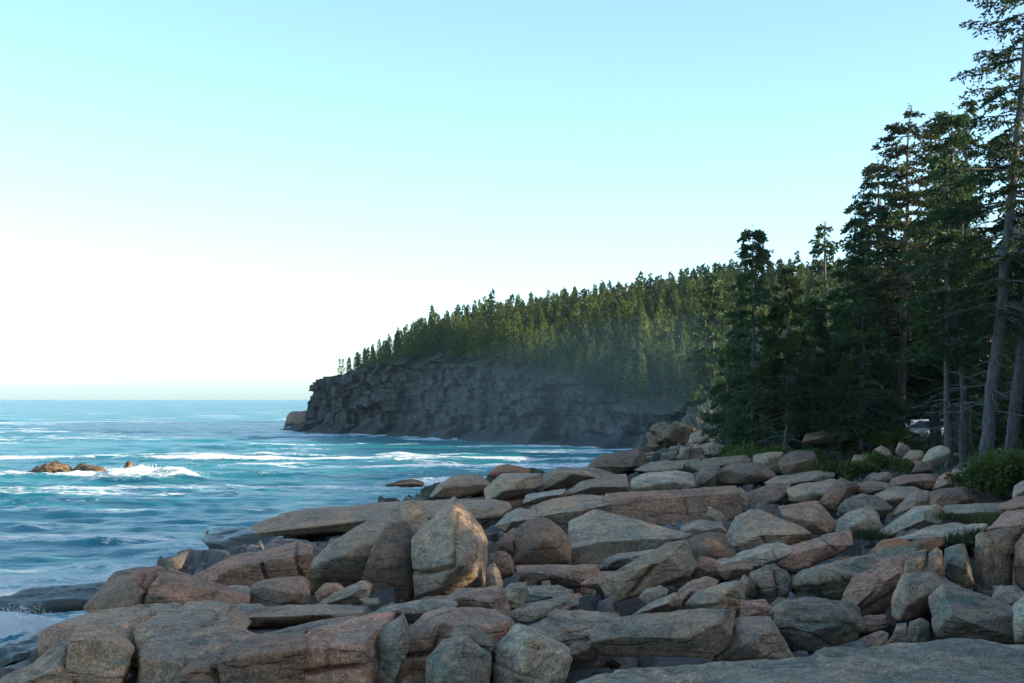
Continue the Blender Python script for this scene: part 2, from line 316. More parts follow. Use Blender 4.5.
rock(S, 'middle grey slab on the shore left of the cove stones', 52, 't', [(484,489),(500,475),(520,473),(541,474),(544,486),(525,493),(500,500),(486,500)], T=3, p=18, rough=.6)
rock(B, 'rounded boulder at the water edge below the orange tipped rock', 55, 't', [(428,498),(438,484),(457,474),(480,474),(491,482),(484,492),(457,499)], T=3, p=10, rough=.6)
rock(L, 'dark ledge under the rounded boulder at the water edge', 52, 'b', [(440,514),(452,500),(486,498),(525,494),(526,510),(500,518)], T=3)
rock(B, 'orange tipped rock on top of the shoreline slabs', 57, 'o', [(486,475),(496,466),(507,464),(530,469),(530,477),(505,480)], T=2)  # low sun on the cap is painted in as orange
rock(S, 'sloping slab right of the orange tipped rock', 56, 't', [(543,489),(542,474),(559,467),(592,468),(611,473),(596,480),(564,488)], T=3.5, rough=.6)
rock(B, 'dark low boulder at the far shore beside the cove', 66, 'b', [(586,469),(594,458),(617,453),(641,451),(647,459),(645,468),(617,474)], T=4)
rock(S, 'long pale leaning slab in the middle distance', 48, 't', [(553,500),(580,482),(607,475),(626,473),(627,491),(609,494),(582,498)], T=2.5, rough=.7)
rock(S, 'small blue grey slab left of the long pale leaning one', 47, 'w', [(522,504),(526,495),(551,491),(566,489),(554,501)], T=1.5)
rock(B, 'broad pale boulder above the straight granite beam', 48, 'w', [(626,492),(629,478),(645,473),(676,470),(694,474),(696,486),(686,491),(656,492)], T=2.5, rough=.6, p=12)
rock(B, 'rounded oval boulder with a dark underside right of the broad pale one', 51, 't', [(714,480),(716,470),(732,463),(754,462),(768,468),(779,477),(752,484),(724,485)], T=2.5, p=8, rough=.5)
rock(B, 'narrow boulder squeezed between the broad pale and the oval one', 50.5, 'g', [(694,488),(697,474),(704,466),(718,464),(721,470),(713,488)], T=2)
rock(B, 'squat boulder beside the dark shrub at the edge of the wood', 56, 'b', [(778,461),(784,455),(797,450),(816,450),(819,466),(809,473),(785,477)], T=2.5, p=10)
rock(B, 'rounded boulder left of the squat one at the edge of the wood', 57, 't', [(751,463),(754,455),(769,451),(783,452),(781,475),(766,474)], T=2.5, p=10)
rock(S, 'thin bluish slab in front of the squat boulder', 49.5, 'g', [(764,483),(780,477),(812,471),(834,473),(832,479),(805,483),(772,487)], T=2.2)
rock(B, 'dark pink block right of the straight granite beam', 43, 'p', [(745,494),(765,486),(777,483),(790,484),(792,502),(767,513),(747,513)], T=1.6, p=24)
rock(T_, 'thin upright stone between the beam and the dark pink block', 42.5, 'w', [(735,490),(740,487),(748,493),(748,512),(737,513)])
rock(S, 'long flat topped pale slab right of the dark pink block', 41.5, 't', [(787,489),(805,483),(835,479),(842,486),(822,500),(805,505),(789,500)], T=1.8)
rock(B, 'tilted block with a dark right side above the pale slab', 40, 'b', [(818,502),(832,485),(842,477),(853,482),(857,489),(846,500),(838,510),(828,507)], ridge=[(848,488,-.05),(834,504,-.05)], T=1.5, p=24)
rock(B, 'boulder with an orange sunlit patch on its left top', 37, 'p', [(784,508),(793,504),(816,501),(821,505),(832,517),(838,525),(827,535),(808,534),(793,518)], T=1.5, p=20)
rock(B, 'low speckled boulder in front of the straight granite beam', 36, 'g', [(680,527),(699,520),(722,523),(728,532),(713,538),(689,539)], T=1.6)
rock(B, 'broad peaked boulder with a flat left face below the beam', 33, 't', [(722,541),(736,518),(750,510),(760,511),(777,517),(804,527),(813,536),(793,545),(767,548),(746,553),(732,546)], ridge=[(760,535,-.08),(796,534,-.05)], T=2, lvl=6, p=22, cracks=[(760,534,768,548,.03,.1)])
rock(B, 'humped brown boulder left of the broad peaked one', 29, 'b', [(682,550),(687,539),(703,532),(719,532),(729,542),(737,557),(719,563),(690,564)], p=10, rough=.6)
rock(B, 'reddish slab with a steep front in the centre right', 30, 'p', [(760,563),(775,552),(797,545),(826,533),(851,529),(854,545),(837,553),(816,564),(795,570)], ridge=[(770,562),(828,545)], T=1.8, lvl=6, cracks=[(825,535,836,552,.03,.1)])
rock(S, 'long pale slab with a straight front edge sloping up to the right', 26.5, 'w', [(667,582),(699,567),(740,552),(777,542),(793,549),(765,562),(735,572),(713,579),(680,588)], T=2.2, lvl=6, p=22)
rock(B, 'brown stone under the raised end of the long pale slab', 25, 'b', [(716,568),(736,560),(752,560),(752,574),(726,580)])
rock(B, 'boulder on the shadowed side of the jagged slab', 25.6, 'b', [(689,566),(700,556),(716,558),(722,568),(706,576),(692,580)])
# --- foreground middle
rock(S, 'big smooth grey slab tilted towards the viewer in the foreground', 17, 't', [(586,630),(607,619),(650,613),(699,608),(729,610),(735,618),(728,648),(711,658),(660,657),(617,655),(595,644)], T=1.1, lvl=6, rough=.4, p=24, chips=2)
rock(S, 'flared pale slab fitted against the right of the big smooth one', 17.3, 't', [(732,620),(742,616),(771,616),(777,636),(797,661),(788,667),(710,664),(726,652)], T=1.0, lvl=5, rough=.4, p=24, chips=2)
rock(T_, 'square pink stone set between the flared slab and the cracked knob', 19.3, 'p', [(741,621),(742,601),(765,599),(772,607),(774,622)], p=24)
rock(B, 'pale rounded boulder behind the big smooth grey slab', 20, 't', [(681,608),(696,593),(719,583),(739,581),(745,594),(742,613),(732,621),(712,612)], p=12)
rock(S, 'reddish rounded slab left of the pale rounded boulder', 22, 'p', [(678,592),(690,582),(706,577),(719,580),(706,592),(691,598),(683,608),(676,603)], T=1)
rock(T_, 'narrow pink stone at the left foot of the reddish slab', 21, 'p', [(656,607),(668,596),(678,592),(682,604),(676,611),(662,611)])
rock(B, 'cracked knobbly boulder mottled with blue lichen', 21, 'g', [(739,588),(743,576),(760,568),(777,564),(788,569),(790,582),(789,596),(772,604),(747,598)], p=14, cracks=[(752,575,758,600),(776,570,780,600)], rough=1.3)
rock(B, 'long layered teal ridge running up to the right', 21, 'g', [(786,592),(790,580),(808,567),(840,559),(870,552),(902,547),(892,562),(870,577),(850,592),(825,602),(800,602)], T=2, lvl=6, strata=1.2, rough=1.2, cracks=[(788,594,822,592,.03,.15)])
rock(B, 'large dark teal boulder with a shadowed underside in the foreground', 18, 'g', [(771,608),(788,598),(825,600),(857,604),(866,625),(856,642),(833,655),(795,657),(779,640),(772,624)], T=1.6, lvl=6, strata=.8, rough=1.2, p=10)
rock(T_, 'rounded stone tucked under the end of the layered ridge', 19, 'b', [(770,604),(778,597),(792,600),(792,616),(776,620)])
rock(B, 'folded pink boulder cut by slanting cracks', 19.6, 'p', [(838,613),(845,590),(856,576),(876,567),(902,553),(909,556),(899,578),(893,601),(884,613),(856,620)], T=1.3, lvl=6, rough=1.2, cracks=[(850,614,878,578,.025,.12),(862,610,896,590,.03,.14)])
rock(T_, 'upper of two pink sausage shaped stones by the dark cleft', 18.6, 'p', [(851,622),(868,615),(886,614),(891,621),(880,630),(858,636)], p=8)
rock(T_, 'lower of two pink sausage shaped stones by the dark cleft', 17.8, 'p', [(850,648),(862,637),(879,630),(889,633),(884,648),(864,656)], p=8)
rock(T_, 'brown broken stone right of the lower sausage shaped one', 17.5, 'b', [(883,644),(895,634),(912,636),(922,643),(910,650),(885,652)])
rock(B, 'angular leaning boulder below the row of upright ribs', 18.5, 't', [(891,602),(898,585),(905,572),(930,572),(943,581),(934,600),(924,614),(902,622),(892,617)], p=20, T=1.1)
rock(T_, 'leftmost upright rib of rock behind the leaning boulder', 19.6, 'g', [(902,576),(906,562),(915,551),(926,548),(925,566),(920,578)])
rock(B, 'tallest upright rib of rock behind the leaning boulder', 19.6, 't', [(924,578),(928,552),(937,547),(943,552),(946,576),(938,586)])
rock(B, 'broad rib of grey rock left of the mossy gully', 20, 'g', [(942,574),(945,548),(956,545),(966,547),(974,586),(962,590)], T=1.2)
rock(B, 'tall squared column of rock with a mossy foot', 20.5, 't', [(974,596),(975,541),(984,533),(998,530),(1011,533),(1011,584),(992,600)], ridge=[(988,545,-.05),(990,590,-.05)], T=1.3, lvl=6, p=22, cracks=[(996,536,996,590,.025,.06)])
rock(B, 'pinkish column of rock at the right edge', 20.3, 'p', [(1015,582),(1015,545),(1024,534),(1046,534),(1046,590),(1026,592)], T=1.3)
rock(B, 'great dark wedge of rock overhanging a hollow at the right', 17, 'g', [(928,603),(936,588),(946,580),(965,588),(984,597),(1008,604),(1034,620),(1036,640),(1010,645),(985,640),(950,624),(934,613)], T=1.8, lvl=6, rough=.6, p=20)
rock(B, 'pale green stone perched on the right of the great dark wedge', 18, 'w', [(990,599),(998,586),(1012,586),(1026,592),(1026,612),(1008,606)])
rock(B, 'light boulder cut by the right edge below the columns', 16.4, 'w', [(1015,642),(1014,606),(1024,596),(1046,596),(1046,644)], T=1)
rock(T_, 'small upright blue grey stone in the hollow', 17.5, 'g', [(908,640),(909,622),(920,618),(929,622),(931,641),(918,645)])
rock(T_, 'little dark stone beside the upright blue grey one', 17.9, 'g', [(892,636),(897,623),(907,622),(908,637)])
rock(S, 'broad pale foreground ledge sweeping across the bottom right', 11.6, 'w', [(535,705),(580,676),(650,663),(720,660),(800,662),(855,656),(905,646),(950,641),(1000,647),(1060,655),(1075,705)], ridge=[(600,690,0),(1000,690,0),(800,685,-.05)], T=1.5, lvl=6, p=8, rough=.55, strata=.7, back=.9, cracks=[(560,680,720,690,.03,.08),(830,668,960,672,.04,.1)])
rock(S, 'second low pale ledge behind the foreground one at the right', 13.5, 'w', [(780,668),(850,654),(905,643),(960,640),(1040,650),(1050,672),(900,676)], T=1.2, lvl=6, p=8)
rock(S, 'flat grey slab standing left of the big smooth tilted slab', 18.4, 'g', [(526,626),(545,616),(571,610),(600,611),(620,615),(596,634),(598,648),(580,658),(550,652)], T=1.3, strata=.6)
rock(S, 'narrow slab lying in the gully below the flat pink one', 21.5, 'g', [(510,612),(540,601),(571,594),(579,600),(577,611),(548,618),(521,623)], T=1)
rock(S, 'dark slab in the gully shade', 24, 'g', [(502,590),(520,586),(560,586),(574,593),(550,600),(521,608)], T=1)
rock(T_, 'dark brown stone under the flat grey slab', 17.7, 'b', [(560,654),(575,642),(592,640),(598,652),(582,664)])
rock(B, 'blue tinged stone below the jagged slab', 22.5, 'g', [(638,599),(646,589),(660,585),(669,589),(664,602),(648,606)])
rock(S, 'thin sharp slab just behind the big smooth one', 20, 'g', [(630,616),(653,602),(676,592),(680,606),(660,612)], T=.8)
rock(S, 'tilted pale slab left of the rounded dark brown boulder', 38, 'w', [(494,526),(508,514),(520,508),(537,510),(532,526),(505,532)], T=2)
# --- right field
rock(B, 'boulder with dark blotches left of the grassy pocket', 35, 'w', [(834,532),(838,518),(851,510),(869,506),(878,511),(882,523),(869,534),(850,538)], p=12)
rock(B, 'pale tent shaped boulder with smooth sloping sides', 34, 'w', [(876,534),(890,524),(904,514),(916,506),(930,505),(943,521),(924,530),(897,537)], T=1.8, rough=.6)
rock(S, 'broad flat pale slab below the shrubs at the right', 34, 'w', [(942,506),(956,504),(985,503),(1011,504),(1020,512),(1002,519),(971,524),(952,518)], T=3, rough=.7)
rock(T_, 'rounded stone between the tent shaped boulder and the flat slab', 34.5, 't', [(929,506),(936,503),(944,509),(948,516),(940,520)])
rock(S, 'thin slab in front of the tent shaped boulder', 32, 't', [(908,533),(932,526),(954,522),(966,525),(958,532),(931,535)], T=1.4)
rock(S, 'long pale shelf right above the rusty stones', 29.5, 'w', [(876,542),(910,534),(954,526),(987,524),(983,534),(962,542),(916,545)], T=2)
rock(S, 'left one of the rusty orange stones', 27.5, 'o', [(870,553),(878,543),(897,538),(909,541),(899,550),(882,557)], T=1)
rock(S, 'right one of the rusty orange stones', 27.2, 'o', [(898,548),(916,540),(935,537),(946,542),(932,550),(912,557)], T=1)
rock(B, 'leaning boulder with a rounded left end above the tent shaped one', 38, 't', [(890,514),(905,499),(916,492),(929,491),(935,504),(920,510),(903,517)], p=12)
rock(B, 'brown boulder with a long flat top below the shrubs', 37, 'b', [(930,506),(930,492),(947,488),(966,488),(985,494),(996,502),(988,507),(947,508)], T=2)
rock(B, 'tapering grey boulder left of the long topped brown one', 39, 't', [(873,495),(889,486),(916,487),(926,493),(912,504),(896,513),(878,508)], T=2)
rock(B, 'pink block with a vertical seam near the little meadow', 42, 'p', [(889,488),(891,478),(905,474),(931,474),(939,479),(933,489)], T=1.8, p=22, cracks=[(921,474,922,488)])
rock(B, 'pink rounded peak beside the seamed block', 41, 'p', [(932,490),(939,476),(947,473),(955,477),(968,488),(954,492)], T=1.5)
rock(S, 'flat bluish stone at the foot of the bushes', 43, 'g', [(950,478),(954,469),(968,467),(979,469),(984,477),(968,482)], T=1.5)
rock(B, 'pale blue green oval boulder, the most striking one by the trees', 47, 'w', [(921,461),(929,449),(941,444),(951,449),(948,460),(934,468),(923,466)], p=6, rough=.4)
rock(B, 'dark grey boulder left of the pale blue green oval one', 47.5, 'g', [(899,461),(911,450),(922,450),(925,460),(905,465)], p=10)
rock(T_, 'dark layered stone under the dark grey boulder', 46.5, 'b', [(902,467),(910,461),(922,460),(924,467),(911,474)])
rock(T_, 'low dark purple stone in front of the oval boulder', 45, 'b', [(910,473),(916,465),(932,464),(933,472)])
rock(B, 'upright pinkish stone standing by the edge of the wood', 48, 't', [(872,464),(874,449),(882,445),(891,451),(892,464),(880,468)], p=14)
rock(B, 'low brown block left of the upright pinkish stone', 49, 'b', [(850,466),(854,455),(873,454),(875,465)], p=22)
rock(B, 'blue domed stone in the grass', 44, 'g', [(865,482),(876,473),(889,471),(895,481),(880,486)], p=6)
rock(T_, 'small angular tan stone right of the upright pinkish one', 49, 't', [(895,452),(899,442),(909,446),(912,453),(903,456)])
rock(B, 'brown boulder between the tilted block and the blue domed stone', 41, 'b', [(850,493),(854,484),(872,481),(890,484),(888,491),(868,496)], T=1.5)
rock(S, 'large shaded slab right of the tilted block', 38, 'g', [(836,512),(846,500),(862,493),(878,496),(898,510),(886,518),(856,516)], T=2)
rock(B, 'pale boulder cut by the right edge beside the shrub', 33, 'w', [(1012,498),(1015,486),(1026,480),(1044,480),(1044,500)], T=1.4)
rock(S, 'pink slab at the right edge below the pale boulder', 31.5, 'p', [(998,505),(1024,496),(1044,497),(1044,516),(1010,514)], T=1.8)
rock(B, 'reddish folded rock at the right edge above the columns', 29, 'p', [(984,532),(1000,519),(1018,510),(1044,508),(1044,534),(1010,540)], T=1.8)
rock(B, 'low boulder under the shrubs left of the small stones', 60, 'b', [(802,443),(806,434),(822,431),(834,434),(835,443)], T=2)
rock(B, 'pinkish boulder under the trees beside the low one', 61, 'p', [(834,441),(838,432),(850,430),(860,435),(860,442)], T=2)
rock(B, 'large blocky outcrop at the back of the rock field', 68, 't', [(688,462),(691,448),(712,442),(726,445),(728,456),(700,464)], T=3)
rock(T_, 'pale pillar shaped stone left of the large blocky outcrop', 67, 'w', [(677,460),(681,446),(690,445),(691,461)], p=20)
rock(B, 'square block with a pale top left of the pillar shaped stone', 68, 't', [(659,463),(662,453),(677,450),(679,462)], p=24)
rock(B, 'rounded knoll of rock where the cove meets the cliffs', 100, 'r', [(642,448),(647,433),(656,425),(675,421),(692,425),(698,437),(698,451),(660,453)], T=9, lvl=6, rough=1.4, cracks=[(656,425,660,448,.2,.5),(676,420,682,448,.2,.4)])
rock(B, 'grey stone on the small beach beside the knoll', 88, 'g', [(688,446),(690,434),(700,430),(709,434),(712,446),(700,450)], T=3)
rock(T_, 'smaller stone right of the grey beach stone', 86, 'g', [(710,443),(713,434),(720,433),(727,441),(722,446)], T=2)
rock(S, 'low slab in front of the square pale topped block', 64, 't', [(634,470),(650,462),(690,462),(720,458),(738,458),(714,466),(660,474)], T=3)
rock(S, 'thin slab behind the broad pale boulder', 57, 't', [(690,466),(712,459),(745,455),(752,460),(730,466),(700,472)], T=3)
# --- wet ledges by the sea
rock(L, 'weedy dark ledge awash at the left edge of the picture', 43, 'k', [(-30,598),(20,594),(60,589),(105,585),(135,588),(120,606),(90,622),(30,618),(-30,618)], T=5, lvl=6, rough=1.2, seat=False, p=8)
rock(L, 'black wet rock in the bottom left corner', 29, 'd', [(-30,655),(10,643),(38,636),(52,645),(46,668),(0,676),(-30,676)], T=3, lvl=5, seat=False, rough=1.4)
rock(L, 'dark wet stone in the surf below the splash', 26, 'd', [(-30,680),(0,668),(25,662),(40,668),(30,684),(-10,692)], T=2, seat=False, rough=1.4)
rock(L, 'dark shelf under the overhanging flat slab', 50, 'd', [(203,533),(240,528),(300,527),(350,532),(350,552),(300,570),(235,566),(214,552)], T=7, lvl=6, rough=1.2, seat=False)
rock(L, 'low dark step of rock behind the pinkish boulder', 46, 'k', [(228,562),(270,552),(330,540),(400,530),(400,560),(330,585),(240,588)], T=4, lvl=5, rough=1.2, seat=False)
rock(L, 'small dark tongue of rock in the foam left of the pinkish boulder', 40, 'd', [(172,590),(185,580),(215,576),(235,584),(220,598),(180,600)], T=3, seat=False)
rock(L, 'wave washed rock off the shore in the middle of the cove', 104, 'r', [(384,485),(398,481),(412,479),(424,482),(420,486),(396,487)], T=3, seat=False)
for i, (pl_, lb) in enumerate([([(27,475),(38,470),(46,465),(58,464),(66,468),(76,470),(80,476)], 'dark left half of the low reef breaking the surface offshore'),
        ([(70,475),(76,466),(84,464),(94,467),(104,468),(109,475)], 'brown right half of the low reef breaking the surface offshore'),
        ([(124,470),(127,462),(131,462),(134,470)], 'tiny rock tip poking out behind the breaking wave')]):
    rock(L, lb, 119, 'r', pl_, T=3, seat=False, rough=3.4, chips=8)
rock(L, 'low rocky spit at the foot of the headland tip', 292, 'b', [(283,432),(287,416),(293,411),(312,410),(314,432)], T=14, seat=False, rough=1.2, p=20)
rock(L, 'flat reef just clear of the water left of the headland', 280, 'd', [(272,432),(290,427),(318,428),(325,433),(290,435)], T=12, seat=False)
rock(L, 'small flat reef in front of the headland cliff', 236, 'd', [(312,440),(325,438),(338,439),(336,442),(318,443)], T=5, seat=False)

# ------------------------------------------------------------------ shore terrain
COAST = np.array([(-5.0,-40),(-5.4,6),(-6.2,14),(-7.2,22),(-8.6,32),(-8.2,42),(-7.4,50),(-6.0,57),(-3.5,62),(2,68),(6.5,78),(8.5,92),(9.5,110),(15,135),(22,158),(45,172),(400,172),(400,-40)], float)
def coast_sd(X, Y):
    P = np.stack([X, Y], 1); n = len(COAST); dmin = np.full(len(P), 1e9); ins = np.zeros(len(P), bool)
    for i in range(n):
        a = COAST[i]; b = COAST[(i + 1) % n]; ab = b - a; t = np.clip(((P - a) @ ab) / (ab @ ab), 0, 1)
        dmin = np.minimum(dmin, np.linalg.norm(P - a - t[:, None] * ab, axis=1))
        c = ((a[1] > Y) != (b[1] > Y)) & (X < (b[0] - a[0]) * (Y - a[1]) / (b[1] - a[1] + 1e-12) + a[0]); ins ^= c
    return np.where(ins, dmin, -dmin)
ANCH = [(10,64,3.5,8),(20,58,4.3,8),(16,68,4.0,8),(30,60,4.8,8),(25,82,4.6,9),(40,84,6,9),(60,100,9,12),(40,140,8,12),(90,60,14,12),(40,20,6,9),(22,2,4.6,8),(70,10,12,12),(14,100,2.6,8),(22,130,4,9),(16,84,3.4,6),(60,150,12,12),(150,100,22,20),(150,0,22,20),(4,-10,4.2,8),(-1,4,4.0,5),(5,6,3.9,5),(25,40,4.6,6),(18,48,4.3,5),(14,34,3.7,3)]
AN = np.array(SEATS + ANCH)
def ground_z(X, Y):
    X = np.atleast_1d(np.asarray(X, float)); Y = np.atleast_1d(np.asarray(Y, float)); z = np.zeros(len(X)); w = np.zeros(len(X))
    for ax, ay, az, aw in AN:
        d2 = (X - ax) ** 2 + ((Y - ay)) ** 2; k = (aw ** 1.2) / (d2 + .35 + .02 * aw * aw) ** 1.7; z += k * az; w += k
    z /= w
    # fractured bedrock: jittered cells of different height with dark joints between
    wx = X + .35 * vnoise(np.stack([X * .8, Y * .8, 0 * X], 1), 61); wy = (Y * .8 + X * .25) + .35 * vnoise(np.stack([X * .8, Y * .8, 0 * X], 1), 62)
    for cs, am in ((1.5, .22), (.62, .10)):
        gi = np.floor(wx / cs).astype(np.int64); gj = np.floor(wy / cs).astype(np.int64); b1 = np.full(len(X), 9e9); b2 = b1.copy(); hh = 0 * X
        for a in (-1, 0, 1):
            for b in (-1, 0, 1):
                ci, cj = gi + a, gj + b; px_ = (ci + .5 + .42 * _hash(ci, cj, 0 * ci, 71)) * cs; py_ = (cj + .5 + .42 * _hash(ci, cj, 0 * ci, 72)) * cs
                d_ = np.hypot(wx - px_, wy - py_); t1 = _hash(ci, cj, 0 * ci, 73) + (wx - px_) / cs * .8 * _hash(ci, cj, 0 * ci, 74) + (wy - py_) / cs * .8 * _hash(ci, cj, 0 * ci, 75)
                n_ = d_ < b1; b2 = np.where(n_, b1, np.minimum(b2, d_)); hh = np.where(n_, t1, hh); b1 = np.where(n_, d_, b1)
        z = z + am * hh - am * 1.4 * (1 - sstep(.02, .16, (b2 - b1) / cs)) 
    sd_ = coast_sd(X, Y)
    P = np.stack([X, Y, 0 * X], 1)
    z = z + .12 * fbm(P * .7, 4, 3) - .16
    k = sstep(-5.5, 1.0, sd_ + 1.2 * fbm(P * .35, 3, 8)); k = np.floor(k * 5 + .5 * fbm(P * .8, 3, 4)) / 5 * .4 + k * .6
    return -2.5 * (1 - k) + z * np.clip(k, 0, 1)
def grid(name, xs, ys, zf, mat, flip=False):
    X, Y = np.meshgrid(xs, ys); V = np.stack([X.ravel(), Y.ravel(), zf(X.ravel(), Y.ravel())], 1)
    nx, ny = len(xs), len(ys); i = np.arange(nx - 1)[None] + nx * np.arange(ny - 1)[:, None]; i = i.ravel()
    return link(name, mesh_np(name, V, np.stack([i, i + 1, i + nx + 1, i + nx], 1), mat))
m = M('shore_ground'); g_ = m.n('ShaderNodeNewGeometry'); P_ = g_.outputs['Position']
sx = m.n('ShaderNodeSeparateXYZ'); m.l(P_, sx.inputs[0])
c_ = m.mix(m.ramp(m.noise(P_, 1.5, 7, .7), .4, .62), (.16, .12, .10), (.24, .20, .175))
c_ = m.mix(m.math('MULTIPLY', m.ramp(m.noise(P_, .8, 4), .5, .62), .6), c_, (.06, .075, .07))
soil = m.ramp(m.math('ADD', sx.outputs[1], m.math('MULTIPLY', m.noise(P_, .4, 3), 10)), 58, 64)
c_ = m.mix(soil, c_, m.mix(m.ramp(m.noise(P_, 1.1, 5), .4, .6), (.035, .05, .022), (.09, .075, .04)))
wet = m.ramp(sx.outputs[2], 2.2, .8); c_ = m.mix(wet, c_, (.035, .04, .035))
pb = m.n('ShaderNodeBsdfPrincipled'); m.l(c_, pb.inputs['Base Color']); pb.inputs['Roughness'].default_value = .8
bb = m.n('ShaderNodeBump'); bb.inputs['Distance'].default_value = .12; m.l(m.noise(P_, 4, 9, .7), bb.inputs['Height']); m.l(bb.outputs[0], pb.inputs['Normal']); m.l(pb.outputs[0], m.out.inputs[0])
GROUND = m.m
xs = np.concatenate([np.arange(-16, 22, .12), np.arange(22, 24, .25), np.arange(24, 60, .8), np.arange(60, 400, 10)])
ys = np.concatenate([np.arange(-40, 8, 2), np.arange(8, 44, .12), np.arange(44, 66, .22), np.arange(66, 120, .6), np.arange(120, 180, 2)])
tag(grid('shore_ground', xs, ys, ground_z, GROUND), kind='structure')

# ------------------------------------------------------------------ headland
HB = np.array([(-44,345),(-48,312),(-47.5,288),(-43,274),(-30,250),(-19,235),(-9,216),(-2,204),(6,193),(12,184),(18,176),(28,168),(45,160),(75,154),(130,150)], float)
HD = np.array([(1,.1),(1,.05),(.95,.3),(.6,.8),(.45,.9),(.38,.92),(.35,.94),(.32,.95),(.3,.95),(.28,.96),(.26,.97),(.24,.97),(.2,.98),(.1,1),(.05,1)], float); HD /= np.linalg.norm(HD, axis=1)[:, None]
ZC = np.array([9.5,10,10.3,10.4,11.4,13.0,12,10.8,8.5,5.5,4.5,4.5,5,6,7.])
ZR = np.array([10,10.3,10.5,10.9,17.4,18.9,20.0,21.2,23.0,24.3,25,25.4,25.4,27,75.])  # last station is raised out of view to shade the headland slope
DR = np.array([20,20,22,24,28,32,48,60,70,78,85,92,100,106,110.])
cum = np.concatenate([[0], np.cumsum(np.linalg.norm(np.diff(HB, axis=0), axis=1))])
def hl(s): return [np.interp(s, cum, a) for a in (HB[:, 0], HB[:, 1], HD[:, 0], HD[:, 1], ZC, ZR, DR)]
def head_point(s, d):
    bx, by, dx, dy, zc, zr, dr = hl(s)
    t = np.clip((d - 8) / (dr - 8), 0, 1); up = zc + (zr - zc) * (1 - (1 - t) ** 1.5)
    z = np.where(d < 0, -2 + (d + 8) * .27, np.where(d < 6, .2 + d * .22, np.where(d < 8, 1.5 + (zc - 1.5) * ((d - 6) / 2) ** .8, up)))
    z = z - np.clip(d - dr - 10, 0, 200) * .12
    return bx + dx * d, by + dy * d, z
ss = np.arange(0, cum[-1], .4); dd = np.concatenate([np.arange(-8, 5.5, .4), np.arange(5.5, 8.4, .035), np.arange(8.4, 10, .3), np.arange(10, 60, 1.2), np.arange(60, 200, 5)])
Sg, Dg = np.meshgrid(ss, dd); X, Y, Z = head_point(Sg.ravel(), Dg.ravel()); P = np.stack([X, Y, Z], 1)
cl = sstep(2, 5, Dg.ravel()) * (1 - sstep(12, 20, Dg.ravel()))
q = np.stack([Sg.ravel() * .22, Z * .10, 0 * Z], 1); nb = fbm(q, 3, 5) * 2.2; nb2 = fbm(np.stack([Sg.ravel() * .9, Z * .5, 0 * Z], 1), 4, 6)
stp = np.floor(nb * 2.2) / 2.2
def bricks(w, h, sd, gap=.0):
    u_ = Sg.ravel() + 1.2 * fbm(np.stack([Sg.ravel() * .15, Z * .3, 0 * Z], 1), 3, sd + 1); v_ = Z + .7 * fbm(np.stack([Sg.ravel() * .08, Z * .2, 0 * Z], 1), 3, sd + 2)
    rw = np.floor(v_ / h).astype(np.int64); cu = u_ / w + .7 * _hash(rw, rw * 0, rw * 0, sd + 3); cc = np.floor(cu).astype(np.int64)
    e_ = np.minimum(np.minimum(cu - cc, cc + 1 - cu) * w, np.minimum(v_ / h - rw, rw + 1 - v_ / h) * h)
    return _hash(cc, rw, 0 * rw, sd) - gap * (1 - sstep(0, .3, e_))
brick = 1.5 * bricks(8, 4.2, 90) + .8 * bricks(3.2, 1.9, 91, .5) + .18 * bricks(1.3, .8, 92, .5)
nb3 = np.floor(3 * fbm(np.stack([Sg.ravel() * .16, Z * .45, 0 * Z], 1), 3, 15)) / 3
off = cl * (brick + .28 * nb2 + .5 * nb); bxn = hl(Sg.ravel())
P[:, 0] -= bxn[2] * off; P[:, 1] -= bxn[3] * off
led = 1 - sstep(5, 6.5, Dg.ravel()); P[:, 2] += led * (1.1 * bricks(5, 3, 97) + .7 * fbm(P * .6, 4, 98)) * sstep(-3, 3, Dg.ravel())
P[:, 2] += (1 - cl * .6) * .5 * fbm(P * .15, 3, 2) + .5 * cl * np.floor(2 * fbm(np.stack([Sg.ravel() * .12, Z * .3, 0 * Z], 1), 2, 9))
nx, ny = len(ss), len(dd); i = (np.arange(nx - 1)[None] + nx * np.arange(ny - 1)[:, None]).ravel()
m = M('headland'); g_ = m.n('ShaderNodeNewGeometry'); P_ = g_.outputs['Position']; sx = m.n('ShaderNodeSeparateXYZ'); m.l(g_.outputs['Normal'], sx.inputs[0]); sz = m.n('ShaderNodeSeparateXYZ'); m.l(P_, sz.inputs[0])
mp = m.n('ShaderNodeMapping'); mp.inputs['Scale'].default_value = (1, 1, 1.5); m.l(P_, mp.inputs[0])
rk_ = m.mix(m.ramp(m.noise(mp.outputs[0], .55, 9, .7), .38, .62), (.025, .025, .025), (.13, .11, .095))
rk_ = m.mix(m.ramp(sz.outputs[2], 1.8, .9), rk_, (.05, .05, .045))
col = m.mix(m.math('MULTIPLY', m.ramp(sx.outputs[2], .45, .7), m.ramp(sz.outputs[2], 2.5, 5)), rk_, (.04, .05, .025))
pb = m.n('ShaderNodeBsdfPrincipled'); m.l(col, pb.inputs['Base Color']); pb.inputs['Roughness'].default_value = .9
bb = m.n('ShaderNodeBump'); bb.inputs['Distance'].default_value = .9; m.l(m.noise(mp.outputs[0], .9, 9, .7), bb.inputs['Height']); m.l(bb.outputs[0], pb.inputs['Normal']); m.l(pb.outputs[0], m.out.inputs[0])
tag(link('headland', mesh_np('headland', P, np.stack([i, i + nx, i + nx + 1, i + 1], 1)[:, ::-1], m.m)), kind='structure')

